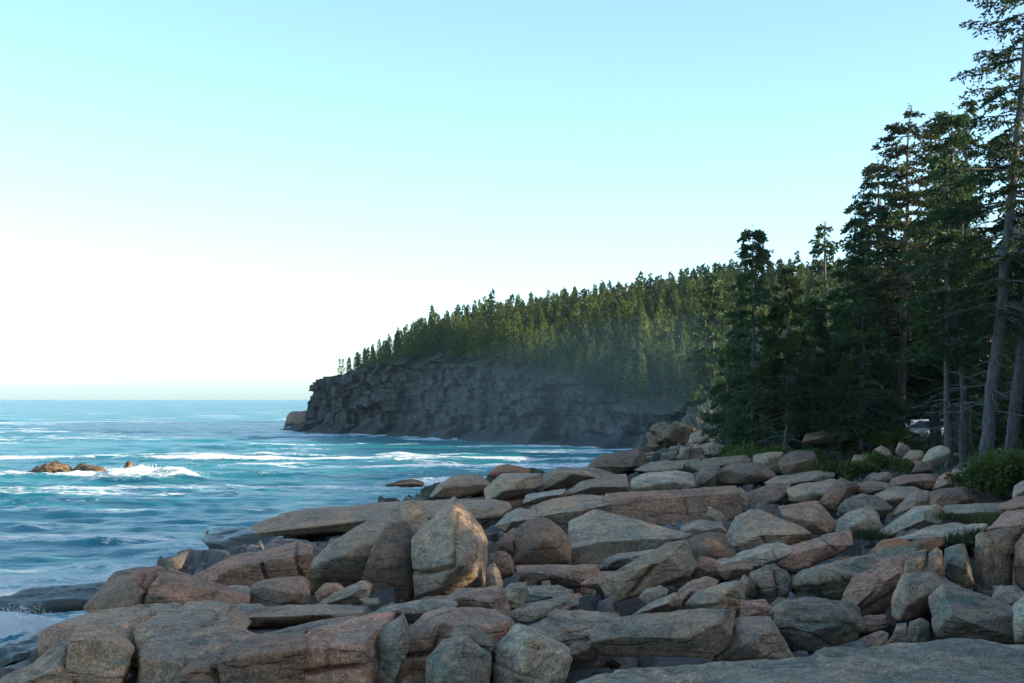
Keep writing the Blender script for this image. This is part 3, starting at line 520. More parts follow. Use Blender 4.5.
# ------------------------------------------------------------------ sea
py = np.concatenate([np.linspace(720, 560, 240), np.linspace(559.6, 440, 420), np.linspace(439.8, 404, 260)[1:], np.linspace(403.8, 398.9, 50)])
ys = 9100 / (py - 398.0); ys = ys[ys < 4300]; ys = np.concatenate([[12, 20], ys[ys > 24], [5200]])
us = np.linspace(-1.0, .62, 760)
U, Yg = np.meshgrid(us, ys); Xg = U * (Yg * .8 + 12); X = Xg.ravel(); Y = Yg.ravel()
dy = np.gradient(ys); DY = np.repeat(dy, len(us)); 
R = np.random.default_rng(3); Zw = np.zeros(len(X)); hx = np.zeros(len(X)); hy = np.zeros(len(X))
for k in range(64):
    lam = 1.3 * (28 / 1.3) ** (k / 63.0); th = math.radians(-68) + R.normal() * .55   # travel direction
    dx_, dy_ = math.cos(th), math.sin(th); a = .0150 * lam ** .22 * R.uniform(.5, 1.3); ph = R.uniform(0, 6.28); kk = 6.2832 / lam
    att = 1 - sstep(.18, .5, DY / lam)
    p_ = kk * (X * dx_ + Y * dy_) + ph
    Zw += att * a * np.sin(p_); hx -= att * a * dx_ * np.cos(p_) * -.9; hy -= att * a * dy_ * np.cos(p_) * -.9
P2 = np.stack([X, Y, 0 * X], 1)
grp = .55 + .75 * sstep(-.3, .5, fbm(P2 / 30, 2, 12)); Zw *= grp
def bump(cx, cy, rx, ry, rot=0):
    c, s = math.cos(rot), math.sin(rot); x = (X - cx) * c + (Y - cy) * s; y = -(X - cx) * s + (Y - cy) * c
    return np.exp(-(x / rx) ** 4 - (y / ry) ** 2)
foam = .0 * X
streak = fbm(np.stack([X / 26 + Y * .01, Y / 6.0, 0 * X], 1), 4, 40); streak2 = fbm(np.stack([X / 60, Y / 16, 0 * X + 4], 1), 3, 44)
far = sstep(220, 900, Y)
foam += .66 * sstep(.02, .38, streak) * (1 - .3 * far) + .16 * sstep(0, .5, streak2)
rms = Zw.std(); foam += .30 * sstep(.5 * rms, 2.2 * rms, Zw)
csd = coast_sd(X, Y); foam += (.34 * sstep(-34, -6, csd) + .16 * sstep(-4, -.5, csd)) * (Y < 150)
# line of the surf round the headland
hd = np.full(len(X), 1e9)
for a, b in zip(HB[:-3], HB[1:-2]):
    ab = b - a; t = np.clip(((P2[:, :2] - a) @ ab) / (ab @ ab), 0, 1); hd = np.minimum(hd, np.linalg.norm(P2[:, :2] - a - t[:, None] * ab, axis=1))
foam += .35 * (1 - sstep(1, 6, hd))
foam = np.minimum(foam, .72)
lump = fbm(P2 / 1.3, 5, 51, .65)
brk = bump(-29.2, 111.5, 4.4, 2.6); Zw += brk * (.95 + .55 * lump); foam += .95 * brk
b2 = bump(-39, 116, 6, 2.0); foam += .6 * b2; Zw += .3 * b2 * (1 + lump)
b5 = bump(-21, 116, 5, 1.6, .1); foam += .5 * b5; Zw += .45 * b5
b3 = bump(-13.2, 37.3, 1.5, 1.3, .1); Zw += b3 * (.6 + .35 * fbm(P2 / .3, 4, 52, .65)); foam += .85 * b3
b4 = bump(-4.5, 109, 4.5, 2.5, .3); foam += .7 * b4; Zw += .3 * b4 * (1 + lump)
for cx, cy, rx, ry, am in [(-58,150,26,1.6,.55),(-30,155,30,1.5,.6),(-26,150,10,1.4,.6),(-10,142,6,1.5,.6),(-75,240,25,3,.5),(-55,235,30,3,.6),(-22,80,9,1.4,.4),(-30,78,12,1.3,.4),(-21,64,5,1.6,.5),(-13,60,4,2.2,.5),(-8,132,5,2,.6),(-4,128,4,1.4,.5),(-95,300,60,4,.45),(-60,380,40,6,.45),(-22,47,3,1.2,.5),(-18,45.5,3,1.0,.6)]:
    r_ = bump(cx, cy, rx, ry, .03); foam += am * r_ * (1 + .5 * streak); Zw += .28 * r_ * (cy < 200)
foam = np.clip(foam, 0, 1.5)
V = np.stack([X + hx, Y + hy, Zw], 1)
nx, ny = len(us), len(ys); i = (np.arange(nx - 1)[None] + nx * np.arange(ny - 1)[:, None]).ravel()
me = mesh_np('sea', V, np.stack([i, i + 1, i + nx + 1, i + nx], 1))
at = me.attributes.new('foam', 'FLOAT', 'POINT'); at.data.foreach_set('value', foam.astype(np.float32))
m = M('sea_water'); g_ = m.n('ShaderNodeNewGeometry'); P_ = g_.outputs['Position']
mp = m.n('ShaderNodeMapping'); mp.inputs['Scale'].default_value = (.55, 1, 1); m.l(P_, mp.inputs[0]); WP = mp.outputs[0]
fa = m.n('ShaderNodeAttribute', attribute_name='foam')
lace = m.noise(WP, 1.7, 10, .74, .9); lace2 = m.noise(WP, .28, 5, .6, .5)
f = m.math('ADD', fa.outputs['Fac'], m.math('MULTIPLY', m.math('SUBTRACT', lace, .5), 2.3)); f = m.math('ADD', f, m.math('MULTIPLY', m.math('SUBTRACT', lace2, .5), .8))
fl = m.n('ShaderNodeMapping'); fl.inputs['Scale'].default_value = (.35, 1.5, 1); m.l(P_, fl.inputs[0])
fleck = m.math('MULTIPLY', m.ramp(m.noise(fl.outputs[0], 0.55, 8, .7), .55, .66), m.ramp(m.noise(P_, .03, 3), .42, .6))
f = m.math('ADD', f, m.math('MULTIPLY', fleck, .7))
ff = m.ramp(f, .50, .84)
fadeout = m.ramp(m.n('ShaderNodeCameraData').outputs['View Distance'], 1e9, 1e9 + 1) if False else None
depth = m.mix(m.ramp(m.noise(WP, .05, 3), .35, .65), (.004, .135, .175), (.009, .205, .235))
depth = m.mix(m.math('MULTIPLY', m.ramp(fa.outputs['Fac'], .15, .8), .6), depth, (.03, .22, .28))
pb = m.n('ShaderNodeBsdfPrincipled'); m.l(depth, pb.inputs['Base Color']); pb.inputs['Roughness'].default_value = .22; pb.inputs['IOR'].default_value = 1.33; pb.inputs['Specular IOR Level'].default_value = .18
b1 = m.n('ShaderNodeBump'); b1.inputs['Strength'].default_value = .9; b1.inputs['Distance'].default_value = .45; m.l(m.noise(WP, 1.3, 8, .62, .3), b1.inputs['Height'])
b2_ = m.n('ShaderNodeBump'); b2_.inputs['Strength'].default_value = .9; b2_.inputs['Distance'].default_value = 1.6; m.l(m.noise(WP, .16, 6, .6, .2), b2_.inputs['Height']); m.l(b1.outputs[0], b2_.inputs['Normal'])
m.l(b2_.outputs[0], pb.inputs['Normal'])
fo = m.n('ShaderNodeBsdfPrincipled'); fo.inputs['Base Color'].default_value = (.78, .82, .82, 1); fo.inputs['Roughness'].default_value = .8; fo.inputs['Specular IOR Level'].default_value = .1
fo.inputs['Subsurface Weight'].default_value = 0
bf = m.n('ShaderNodeBump'); bf.inputs['Distance'].default_value = .3; m.l(m.noise(P_, 2.2, 8, .75), bf.inputs['Height']); m.l(bf.outputs[0], fo.inputs['Normal'])
mx = m.n('ShaderNodeMixShader'); m.l(ff, mx.inputs[0]); m.l(pb.outputs[0], mx.inputs[1]); m.l(fo.outputs[0], mx.inputs[2]); m.l(mx.outputs[0], m.out.inputs[0])
me.materials.append(m.m)
tag(link('sea', me), kind='structure')
# spray droplets of the two breaking waves
def spray(name, cx, cy, cz, rx, ry, rz, n, sz, label):
    R = np.random.default_rng(11); d, Fc = ico(1)
    P = np.stack([cx + rx * R.normal(size=n) * .5, cy + ry * R.normal(size=n) * .5, 0 * np.zeros(n)], 1)
    e = np.exp(-((P[:, 0] - cx) / rx) ** 2); P[:, 2] = cz + rz * e * np.abs(R.beta(1.2, 2.6, n))
    s = sz * R.uniform(.3, 1, n) ** 2
    V = (P[:, None] + d[None] * s[:, None, None]).reshape(-1, 3); Fx = (Fc[None] + (np.arange(n) * len(d))[:, None, None]).reshape(-1, 3)
    mm = M(name); pp = mm.n('ShaderNodeBsdfPrincipled'); pp.inputs['Base Color'].default_value = (.85, .87, .87, 1); pp.inputs['Roughness'].default_value = .6; mm.l(pp.outputs[0], mm.out.inputs[0])
    tag(link(name, mesh_np(name, V, Fx, mm.m)), label, 'spray', kind='stuff')
spray('sea_spray', -13.2, 37.2, .4, 1.2, .8, .7, 3500, .014, 'bluish white splash of spray behind the weedy ledge at the left')
spray('sea_spray', -29.2, 111.3, .5, 3.2, 1.4, .8, 3000, .035, 'bright sunlit spray on the breaking wave beside the offshore reef')

# ------------------------------------------------------------------ trees
def tube(pts, rad, n=7):
    pts = np.asarray(pts, float); V = []; Fc = []; k = len(pts)
    for i in range(k):
        t = pts[min(i + 1, k - 1)] - pts[max(i - 1, 0)]; t = t / (np.linalg.norm(t) + 1e-9)
        a = np.cross(t, (0.0, 1.0, 0.0) if abs(t[1]) < .8 else (1.0, 0, 0)); a /= np.linalg.norm(a); b = np.cross(t, a)
        for j in range(n):
            w = 6.2832 * j / n; V.append(pts[i] + rad[i] * (a * math.cos(w) + b * math.sin(w)))
    for i in range(k - 1):
        for j in range(n): Fc.append((i * n + j, i * n + (j + 1) % n, (i + 1) * n + (j + 1) % n, (i + 1) * n + j))
    return np.array(V), np.array(Fc)
def join(parts):
    V = []; Fc = []; o = 0
    for v, f in parts: V.append(v); Fc.append(f + o); o += len(v)
    return np.concatenate(V), np.concatenate(Fc)
def blades(base, dirs, length, width, R):
    """rhombus blades"""
    n = len(base); d = dirs / (np.linalg.norm(dirs, axis=1)[:, None] + 1e-9); r = R.normal(size=(n, 3)); r[:, 2] *= .6; s = np.cross(d, r); s /= np.linalg.norm(s, axis=1)[:, None] + 1e-9
    l = length[:, None]; w = width[:, None]; m1 = base + d * l * .45
    V = np.stack([base, m1 + s * w, base + d * l, m1 - s * w], 1).reshape(-1, 3)
    return V, (np.arange(n * 4).reshape(-1, 4))
def conifer(Ht, rad, seed, start=.12, whorls=26, per=6, twn=9, droop=.28, shape=1.0, openness=.1, blade=(.16, .040), bl_per=15, club=0, dead=14, lean=(0, 0), tr=None, irregular=.25, flat=0, curve=0):
    R = np.random.default_rng(seed); tr = tr or Ht * .016 + .03
    def axis(h):
        t = np.asarray(h) / Ht; return np.stack([lean[0] * t * Ht + curve * np.sin(t * 3) , lean[1] * t * Ht, np.asarray(h) + 0 * t], -1)
    hs = np.linspace(-.4, Ht * .985, 14); ax = axis(hs); ax[:, 0] += .03 * R.normal(size=14); rads = tr * np.clip(1 - hs / Ht, .02, 1) ** .8; rads[0] *= 1.3
    trunk = tube(ax, rads, 9)
    BB, DD, LL, WW = [], [], [], []; limbs = []
    levels = np.sort(np.concatenate([np.linspace(start, .97, whorls) + R.normal(size=whorls) * .008]))
    for lv in levels:
        u = (lv - start) / (1 - start); u = min(max(u, 0), 1)
        prof = (1 - u) ** shape * (.55 + .45 * sstep(0, .18, np.array(u)))
        if club and lv > 1 - club: qc = (lv - 1 + club) / club; prof = .38 * (1 - qc) ** .6 * min(1, qc * 4 + .45)
        if club and 1 - club * 1.35 < lv < 1 - club: prof *= .25
        nb_ = max(3, int(per * (.6 + .4 * (1 - u)) + R.integers(-1, 2)))
        if club and lv > 1 - club: nb_ = 9
        for k in range(nb_):
            if R.random() < openness and not (club and lv > 1 - club): continue
            az = R.uniform(0, 6.283); Lb = rad * max(prof, .11 if twn > 6 else .04) * R.uniform(1 - irregular * 1.3, 1 + irregular * .6)
            if R.random() < .06: Lb *= 1.25
            h0 = lv * Ht + R.normal() * .06; o = axis(h0); ca, sa = math.cos(az), math.sin(az)
            up = (.35 * u - .15 * (1 - u)) * (1 - flat) + R.normal() * .07
            dr_ = droop * (1 - .5 * u) * R.uniform(.6, 1.4)
            def bp(t):
                t = np.asarray(t); z = Lb * (up * t - dr_ * t ** 2 * 1.2 + dr_ * .75 * t ** 3)
                return o + np.stack([ca * Lb * t, sa * Lb * t, z], -1)
            tt = np.linspace(0, 1, 4); limbs.append(tube(bp(tt), [.012 + .012 * Lb, .008 + .009 * Lb, .012, .006], 3))
            nt_ = max(3, int(twn * (.45 + .55 * Lb / rad)))
            ts = R.uniform(.16 if u > .3 else .3, 1.0, nt_) ; sg = np.where(R.random(nt_) < .5, -1, 1)
            b = bp(ts); ang = az + sg * R.uniform(.5, 1.1, nt_)
            tl = (.16 * rad + .42 * Lb * (1 - ts)) * R.uniform(.6, 1.1, nt_)
            td = np.stack([np.cos(ang), np.sin(ang), -.25 * np.ones(nt_) * (1 - flat) + .12 * R.normal(size=nt_)], 1)
            for j in range(bl_per):
                f_ = (j + R.random(nt_) * .8) / bl_per
                st = b + td * (tl * f_)[:, None]; st[:, 2] -= .25 * tl * f_ ** 2 * (1 - flat)
                dv = td + .55 * R.normal(size=(nt_, 3)); BB.append(st); DD.append(dv); LL.append(blade[0] * R.uniform(.6, 1.35, nt_)); WW.append(blade[1] * R.uniform(.6, 1.4, nt_))
            e = bp(np.array([1.0, .93, .85])); BB.append(e); DD.append(np.tile([ca, sa, .1], (3, 1)) + .4 * R.normal(size=(3, 3))); LL.append(np.full(3, blade[0])); WW.append(np.full(3, blade[1]))
    n = 60 if twn > 6 and not club else 7; tz = R.uniform(.90 if twn > 6 else .97, 1.0, n); BB.append(axis(tz * Ht)); d_ = R.normal(size=(n, 3)) * (1.1 if twn > 6 else .25); d_[:, 2] = .8; DD.append(d_); LL.append(np.full(n, blade[0] * .9)); WW.append(np.full(n, blade[1] * .8))
    crown = blades(np.concatenate(BB), np.concatenate(DD), np.concatenate(LL), np.concatenate(WW), R)
    deads = []
    for k in range(dead):
        h0 = Ht * R.uniform(start * .35, min(start + .25, .8)); az = R.uniform(0, 6.283); Lb = rad * R.uniform(.25, .8); o = axis(h0)
        t = np.linspace(0, 1, 5)[:, None]; pts_ = o + np.concatenate([math.cos(az) * Lb * t, math.sin(az) * Lb * t, Lb * (-.05 * t - .22 * t * t)], 1) + .04 * Lb * R.normal(size=(5, 3)) * t
        deads.append(tube(pts_, [.03, .022, .017, .012, .006], 4))
        for q_ in range(4):
            s0 = pts_[R.integers(1, 5)]; a2 = az + R.choice([-1, 1]) * R.uniform(.5, 1.1); l2 = Lb * R.uniform(.2, .45)
            deads.append(tube([s0, s0 + np.array([math.cos(a2) * l2, math.sin(a2) * l2, -.2 * l2])], [.012, .004], 3))
    return join([trunk] + limbs), crown, (join(deads) if deads else None)
def add_tree(name, label, cat, px, D, ytop, group=None, leaf=SPRUCE, bark=BARK, z0=None, **kw):
    x = (px - 512) / F * D; z = float(ground_z(x, D)[0]) if z0 is None else z0
    Ht = H + (HY - ytop) / F * D - z
    tr_, cr_, de_ = conifer(Ht, **kw)
    root = bpy.data.objects.new(name, None); C.objects.link(root); root.location = (x, D, z); tag(root, label, cat, group)
    link('trunk', mesh_np('trunk', *tr_, bark), root)
    link('crown', mesh_np('crown', *cr_, leaf, smooth=False), root)
    if de_: link('dead_branches', mesh_np('dead_branches', *de_, TWIG), root)
    return root
def copy_tree(src, loc, rot, sc, label=None, group=None):
    r = src.copy(); C.objects.link(r); r.location = loc; r.rotation_euler = (0, 0, rot); r.scale = (sc[0], sc[0], sc[1])
    if label: r['label'] = label
    if group: r['group'] = group
    for ch in list(src.children):
        c = ch.copy(); C.objects.link(c); c.parent = r
    return r
ST = 'spruce_tree'; SP = 'spruce'
add_tree(ST, 'dark spruce with a bushy clump at its very top, left of the wood', SP, 753, 65, 224, rad=2.1, seed=1, start=.14, whorls=30, per=7, twn=10, club=.15, shape=.75, droop=.3, dead=26, tr=.13, irregular=.35)
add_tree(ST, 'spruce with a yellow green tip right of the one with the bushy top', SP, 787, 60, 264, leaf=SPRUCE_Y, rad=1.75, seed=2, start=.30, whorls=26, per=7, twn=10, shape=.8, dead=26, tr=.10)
add_tree(ST, 'thin open crowned spruce rising behind the gap left of the tall group', SP, 825, 74, 222, rad=1.7, seed=3, start=.25, whorls=28, per=6, openness=.2, shape=.55, dead=10, irregular=.4)
add_tree(ST, 'pointed spruce forming the left shoulder of the tall group', SP, 878, 66, 158, rad=2.7, seed=4, start=.12, whorls=38, per=8, twn=12, shape=.62, dead=16, irregular=.35)
add_tree(ST, 'lower broad spruce at the left foot of the tall group', SP, 855, 68, 200, rad=2.4, seed=14, start=.10, whorls=32, per=7, twn=11, shape=.75, dead=14)
add_tree('pine_tree', 'tall open tree with brown, sunlit coloured foliage and a bare reddish trunk showing', 'pine', 899, 61, 104, leaf=BROWN, bark=BARK_R, rad=2.5, seed=5, start=.30, whorls=30, per=7, twn=14, openness=.12, shape=.42, droop=.12, flat=.6, dead=20, tr=.22, irregular=.4, lean=(.03, 0))
add_tree(ST, 'dark dense spruce, left of the three closest tops of the tall group', SP, 936, 64, 112, rad=2.2, seed=6, start=.22, whorls=36, per=7, twn=11, shape=.65, dead=14, irregular=.35)
add_tree(ST, 'dark dense spruce, middle of the three closest tops of the tall group', SP, 952, 63, 104, rad=2.4, seed=7, start=.2, whorls=38, per=7, twn=11, shape=.6, dead=14, irregular=.35, club=.1)
add_tree(ST, 'slender thin topped spruce, right of the three closest tops of the tall group', SP, 966, 66, 92, rad=2.2, seed=8, start=.25, whorls=32, per=6, twn=10, openness=.15, shape=.8, dead=14, irregular=.4)
add_tree(ST, 'large spruce with thick leaning trunk and ragged layered boughs at the right edge', SP, 985, 50, -110, rad=3.3, seed=9, start=.24, whorls=34, per=6, twn=16, openness=.12, shape=.45, droop=.3, dead=34, tr=.25, lean=(.098, 0), irregular=.4, blade=(.16, .036), bl_per=16)
add_tree(ST, 'rightmost leaning spruce trunk, half hidden by the picture edge', SP, 1010, 51, -60, rad=2.6, seed=10, start=.34, whorls=26, per=6, twn=13, shape=.5, dead=20, tr=.24, lean=(.10, 0), irregular=.4)
add_tree(ST, 'slim straight trunk, left of the two slim ones before the leaning trunk', SP, 947, 54, 150, rad=2.2, seed=11, start=.42, whorls=22, per=6, twn=12, shape=.6, dead=30, tr=.15, irregular=.4)
add_tree(ST, 'slim straight trunk, right of the two slim ones before the leaning trunk', SP, 962, 55, 170, rad=2.2, seed=12, start=.40, whorls=22, per=6, twn=12, shape=.6, dead=30, tr=.15, irregular=.4)
add_tree(ST, 'slim spruce whose trunk stands against the left of the reddish trunk', SP, 892, 62.5, 190, rad=2.0, seed=13, start=.28, whorls=26, per=6, twn=11, shape=.7, dead=26, tr=.12)
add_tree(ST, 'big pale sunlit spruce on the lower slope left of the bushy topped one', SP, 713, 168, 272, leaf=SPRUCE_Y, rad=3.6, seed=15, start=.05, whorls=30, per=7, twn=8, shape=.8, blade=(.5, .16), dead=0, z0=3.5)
add_tree(ST, 'short spruce at the foot of the bushy topped one on its left', SP, 727, 72, 345, rad=1.7, seed=16, start=.04, whorls=20, per=7, twn=9, dead=4)
add_tree(ST, 'short dense spruce between the two left trees and the tall group', SP, 815, 66, 300, rad=2.1, seed=17, start=.06, whorls=24, per=8, twn=11, dead=10)
add_tree(ST, 'low spruce with drooping boughs in the deep shade of the tall group', SP, 862, 60, 300, rad=2.3, seed=18, start=.16, whorls=24, per=7, twn=12, dead=24, shape=.6)
# background wood behind the near trees
bgv = [conifer(11, rad=2.0, seed=60 + k, start=.06, whorls=24, per=7, twn=7, blade=(.32, .075), bl_per=4, dead=0, shape=.75, irregular=.35) for k in range(4)]
bgm = [(mesh_np('trunk', *v[0], BARK), mesh_np('crown', *v[1], SPRUCE, smooth=False)) for v in bgv]
bsrc = []
R = np.random.default_rng(21)
spots = []
for t in range(4000):
    D = R.uniform(69, 128); x = R.uniform(.155, .42) * D
    if x < 12 + .05 * (D - 60): continue
    if all((x - a) ** 2 + (D - b) ** 2 > 2.9 ** 2 for a, b in spots): spots.append((x, D))
    if len(spots) >= 112: break
spots = [s_ for s_ in spots if not (s_[1] < 90 and .255 < s_[0] / s_[1] < .315)]
GB = 'spruces standing deep in the wood behind the front trees'
for k, (x, D) in enumerate(spots):
    v = k % 4; ht = R.uniform(7.5, 11.5) * (1 if D < 95 else .85) * (1.25 if x / D > .27 else .85)
    r = bpy.data.objects.new(ST, None); C.objects.link(r); r.location = (x, D, float(ground_z(x, D)[0]) - .2); r.rotation_euler = (0, 0, R.uniform(0, 6.28)); r.scale = (ht / 11, ht / 11, ht / 11)
    tag(r, 'dark spruce in the wood behind the front trees, ' + ('left end' if x / D < .22 else ('middle' if x / D < .29 else 'right end')), SP, GB)
    link('trunk', bgm[v][0], r); link('crown', bgm[v][1], r)
# wood on the rising ground right of the picture (unseen, added to shade the rocks)
parts_c = []
for t in range(330):
    y_ = R.uniform(-30, 66); x_ = R.uniform(.375 * max(y_, 0) + 8, 62); z_ = float(ground_z(x_, y_)[0]); v = bgv[t % 4][1]; s_ = R.uniform(.95, 1.45); a = R.uniform(0, 6.28)
    Vv = v[0] * s_; Vr = np.stack([Vv[:, 0] * math.cos(a) - Vv[:, 1] * math.sin(a) + x_, Vv[:, 0] * math.sin(a) + Vv[:, 1] * math.cos(a) + y_, Vv[:, 2] + z_], 1); parts_c.append((Vr, v[1]))
for t in range(90):  # extra trees out of view, added to shade the cove beach
    y_ = R.uniform(66, 112); x_ = R.uniform(.42 * y_ + 2, 78); z_ = float(ground_z(x_, y_)[0]); v = bgv[t % 4][1]; s_ = R.uniform(.7, .95); a = R.uniform(0, 6.28)
    Vv = v[0] * s_; parts_c.append((np.stack([Vv[:, 0] * math.cos(a) - Vv[:, 1] * math.sin(a) + x_, Vv[:, 0] * math.sin(a) + Vv[:, 1] * math.cos(a) + y_, Vv[:, 2] + z_], 1), v[1]))
tag(link('shading_wood', mesh_np('shading_wood', *join(parts_c), SPRUCE, smooth=False)), 'unseen spruce wood beyond the right picture edge, added to shade the rocks', 'wood', kind='stuff')

# hill trees
hv = [conifer(8, rad=1.25 + .2 * (k % 3), seed=80 + k, start=.10, whorls=17, per=5, twn=4, blade=(.42, .11), bl_per=3, dead=0, shape=.95, irregular=.4, openness=.08, tr=.1, club=0) for k in range(6)]
hm = [(mesh_np('trunk', *v[0], BARK), mesh_np('crown', *v[1], SPRUCE_FAR, smooth=False)) for v in hv]
sp = []; R = np.random.default_rng(5)
cells = {}
for t in range(110000):
    s = R.uniform(cum[3] + 4, cum[13] + 10); pr = hl(s); d = R.uniform(10.5, pr[6] + 14)
    if d > pr[6] + 14: continue
    x, y, z = head_point(np.array([s]), np.array([d])); x, y, z = float(x[0]), float(y[0]), float(z[0])
    if x / y > .30: continue
    ppx = 512 + F * x / y
    if d < 16 and R.random() < .5: continue
    key = (int(x // 3), int(y // 3)); ok = True
    for a in (-1, 0, 1):
        for b in (-1, 0, 1):
            for (qx, qy) in cells.get((key[0] + a, key[1] + b), ()):
                if (qx - x) ** 2 + (qy - y) ** 2 < 1.65 ** 2: ok = False
    if ok: cells.setdefault(key, []).append((x, y)); sp.append((x, y, z, float(d / pr[6])))
print('hill trees', len(sp))
sp.sort(key=lambda q: -(q[3] > .86) * 60 + q[1])
GH = 'spruces covering the headland'
rest = []
for k, (x, y, z, u) in enumerate(sp):
    ht = 8 * R.uniform(.45, .86); ht = ht * (.55 + .45 * min(1, max(0, (x / y + .12) / .1)))
    if R.random() < .06: ht *= 1.25
    if k < 165:
        r = bpy.data.objects.new(ST, None); C.objects.link(r); r.location = (x, y, z - .3); r.rotation_euler = (R.normal() * .03, R.normal() * .03, R.uniform(0, 6.28)); r.scale = (ht / 8 * R.uniform(.8, 1.15),) * 2 + (ht / 8,)
        pxx = 512 + F * x / y; where = 'left' if pxx < 450 else ('middle' if pxx < 580 else 'right')
        tag(r, 'small distant spruce on the skyline, %s part of the headland' % where if u > .86 else 'small shaded spruce lower on the slope, %s part of the headland' % where, SP, GH)
        link('trunk', hm[k % 6][0], r); link('crown', hm[k % 6][1], r)
    else:
        v = hv[k % 6][1]; s_ = ht / 8; a = R.uniform(0, 6.28); Vv = v[0] * s_
        rest.append((np.stack([Vv[:, 0] * math.cos(a) - Vv[:, 1] * math.sin(a) + x, Vv[:, 0] * math.sin(a) + Vv[:, 1] * math.cos(a) + y, Vv[:, 2] + z - .3], 1), v[1]))
if rest: tag(link('headland_forest', mesh_np('headland_forest', *join(rest), SPRUCE_FAR, smooth=False)), 'dense distant spruce forest covering the hill of the headland', 'forest', kind='stuff')

# ------------------------------------------------------------------ shrubs, grass, small stones
def shrub(label, px, D, py_base, w, h, seed, n=2600, mat=SHRUB, cat='shrub', blade=(.10, .04)):
    R = np.random.default_rng(seed); c = wp(px, py_base, D); x = c[0]; z = float(ground_z(x, D)[0]); z = max(min(c[2], z + .6), z - .1) if True else z
    nl = 9; cs = np.stack([R.uniform(-.42, .42, nl) * w, R.uniform(-.4, .4, nl) * w * .7, R.uniform(.15, .6, nl) * h], 1); rr = R.uniform(.22, .42, nl)
    k = R.integers(0, nl, n); d = R.normal(size=(n, 3)); d /= np.linalg.norm(d, axis=1)[:, None]
    sc = np.stack([rr[k] * w * .8, rr[k] * w * .7, rr[k] * h], 1); Pp = cs[k] + d * sc * R.uniform(.45, 1.08, n)[:, None]
    ok = Pp[:, 2] > -.1; Pp = Pp[ok]; d = d[ok]; n = len(Pp)
    Vv, Ff = blades(Pp, d + .8 * R.normal(size=(n, 3)) + np.array([0, 0, .5]), blade[0] * R.uniform(.6, 1.5, n), blade[1] * R.uniform(.6, 1.4, n), R)
    root = bpy.data.objects.new('shrub', None); C.objects.link(root); root.location = (x, D, z); tag(root, label, cat)
    link('foliage', mesh_np('foliage', Vv, Ff, mat, smooth=False), root)
    st = [tube([np.array((0, 0, -.1)), cs[j] * np.array((.5, .5, .5)), cs[j]], [.02, .014, .008], 4) for j in range(nl)]
    link('stems', mesh_np('stems', *join(st), BARK), root)
shrub('dark green shrub in front of the trees above the squat boulder', 836, 51, 470, 2.2, 1.1, 1, 3600)
shrub('smaller green shrub beside the low brown block', 862, 48, 476, 1.2, .55, 2, 1400)
shrub('large green bush at the right edge with yellowish tips', 1010, 37, 492, 2.2, 1.2, 3, 5200)
shrub('low spreading bush left of the large one at the right edge', 982, 41, 476, 1.8, .75, 4, 2600)
shrub('tall bush cut by the right edge behind the large one', 1026, 40, 480, 2.0, 1.1, 5, 2600)
shrub('dark bush at the foot of the bushy topped spruce', 742, 60, 458, 2.6, 1.4, 6, 3000)
shrub('dark bush on the bank left of the bushy topped spruce', 716, 68, 448, 2.0, 1.1, 7, 2000)
shrub('bush at the foot of the yellow tipped spruce', 785, 59, 452, 2.4, 1.1, 8, 2600)
shrub('shaded bush among the trunks under the tall group', 870, 60, 446, 3.0, 1.2, 9, 3000)
shrub('tuft of greenery between the stones left of the oval boulder', 889, 46, 470, 1.3, .6, 10, 1500)
def tuft(label, px, D, py, w, h, n, seed):
    R = np.random.default_rng(seed); c = wp(px, py, D); z = float(ground_z(c[0], D)[0]); z = max(z, c[2] - .05)
    b = np.stack([R.normal(size=n) * w * .4, R.normal(size=n) * w * .4, np.zeros(n)], 1); d = R.normal(size=(n, 3)) * .35; d[:, 2] = 1
    Vv, Ff = blades(b, d, h * R.uniform(.5, 1.2, n), np.full(n, .008) * R.uniform(.7, 1.6, n), R)
    tag(link('grass_tuft', mesh_np('grass_tuft', Vv, Ff, GRASS, smooth=False), loc=(c[0], c[1], z)), label, 'grass tuft', kind='stuff')
tuft('green grass tuft in the pocket below the blotched boulder', 870, 32.5, 538, .5, .3, 500, 1)
tuft('grass tuft at the edge of the broad flat pale slab', 995, 31.5, 524, .45, .35, 500, 2)
tuft('grass tuft above the mossy column of rock', 978, 27, 540, .35, .3, 400, 3)
tuft('grass tuft between the rounded stone and the tent shaped boulder', 948, 33.5, 518, .4, .22, 300, 4)
tuft('dry grass tuft by the rusty orange stones', 958, 28, 540, .3, .2, 240, 5)
# ground cover along the edge of the wood
R = np.random.default_rng(31); n = 60000; y_ = R.uniform(44, 86, n); x_ = R.uniform(.12, .42, n) * y_
k = (fbm(np.stack([x_ * .35, y_ * .35, 0 * x_], 1), 3, 70) + sstep(46, 66, y_) * .6 - sstep(.20, .13, x_ / y_) * 0) > .22; k &= (y_ > 57) | (x_ / y_ > .30); x_, y_ = x_[k], y_[k]; n = len(x_)
d = R.normal(size=(n, 3)) * .6; d[:, 2] = 1
Vv, Ff = blades(np.stack([x_, y_, ground_z(x_, y_)], 1), d, .28 * R.uniform(.5, 1.4, n), .035 * R.uniform(.6, 1.6, n), R)
tag(link('ground_cover', mesh_np('ground_cover', Vv, Ff, GRASS, smooth=False)), 'low grass and herbs under the trees along the top of the rocks', 'ground cover', kind='stuff')
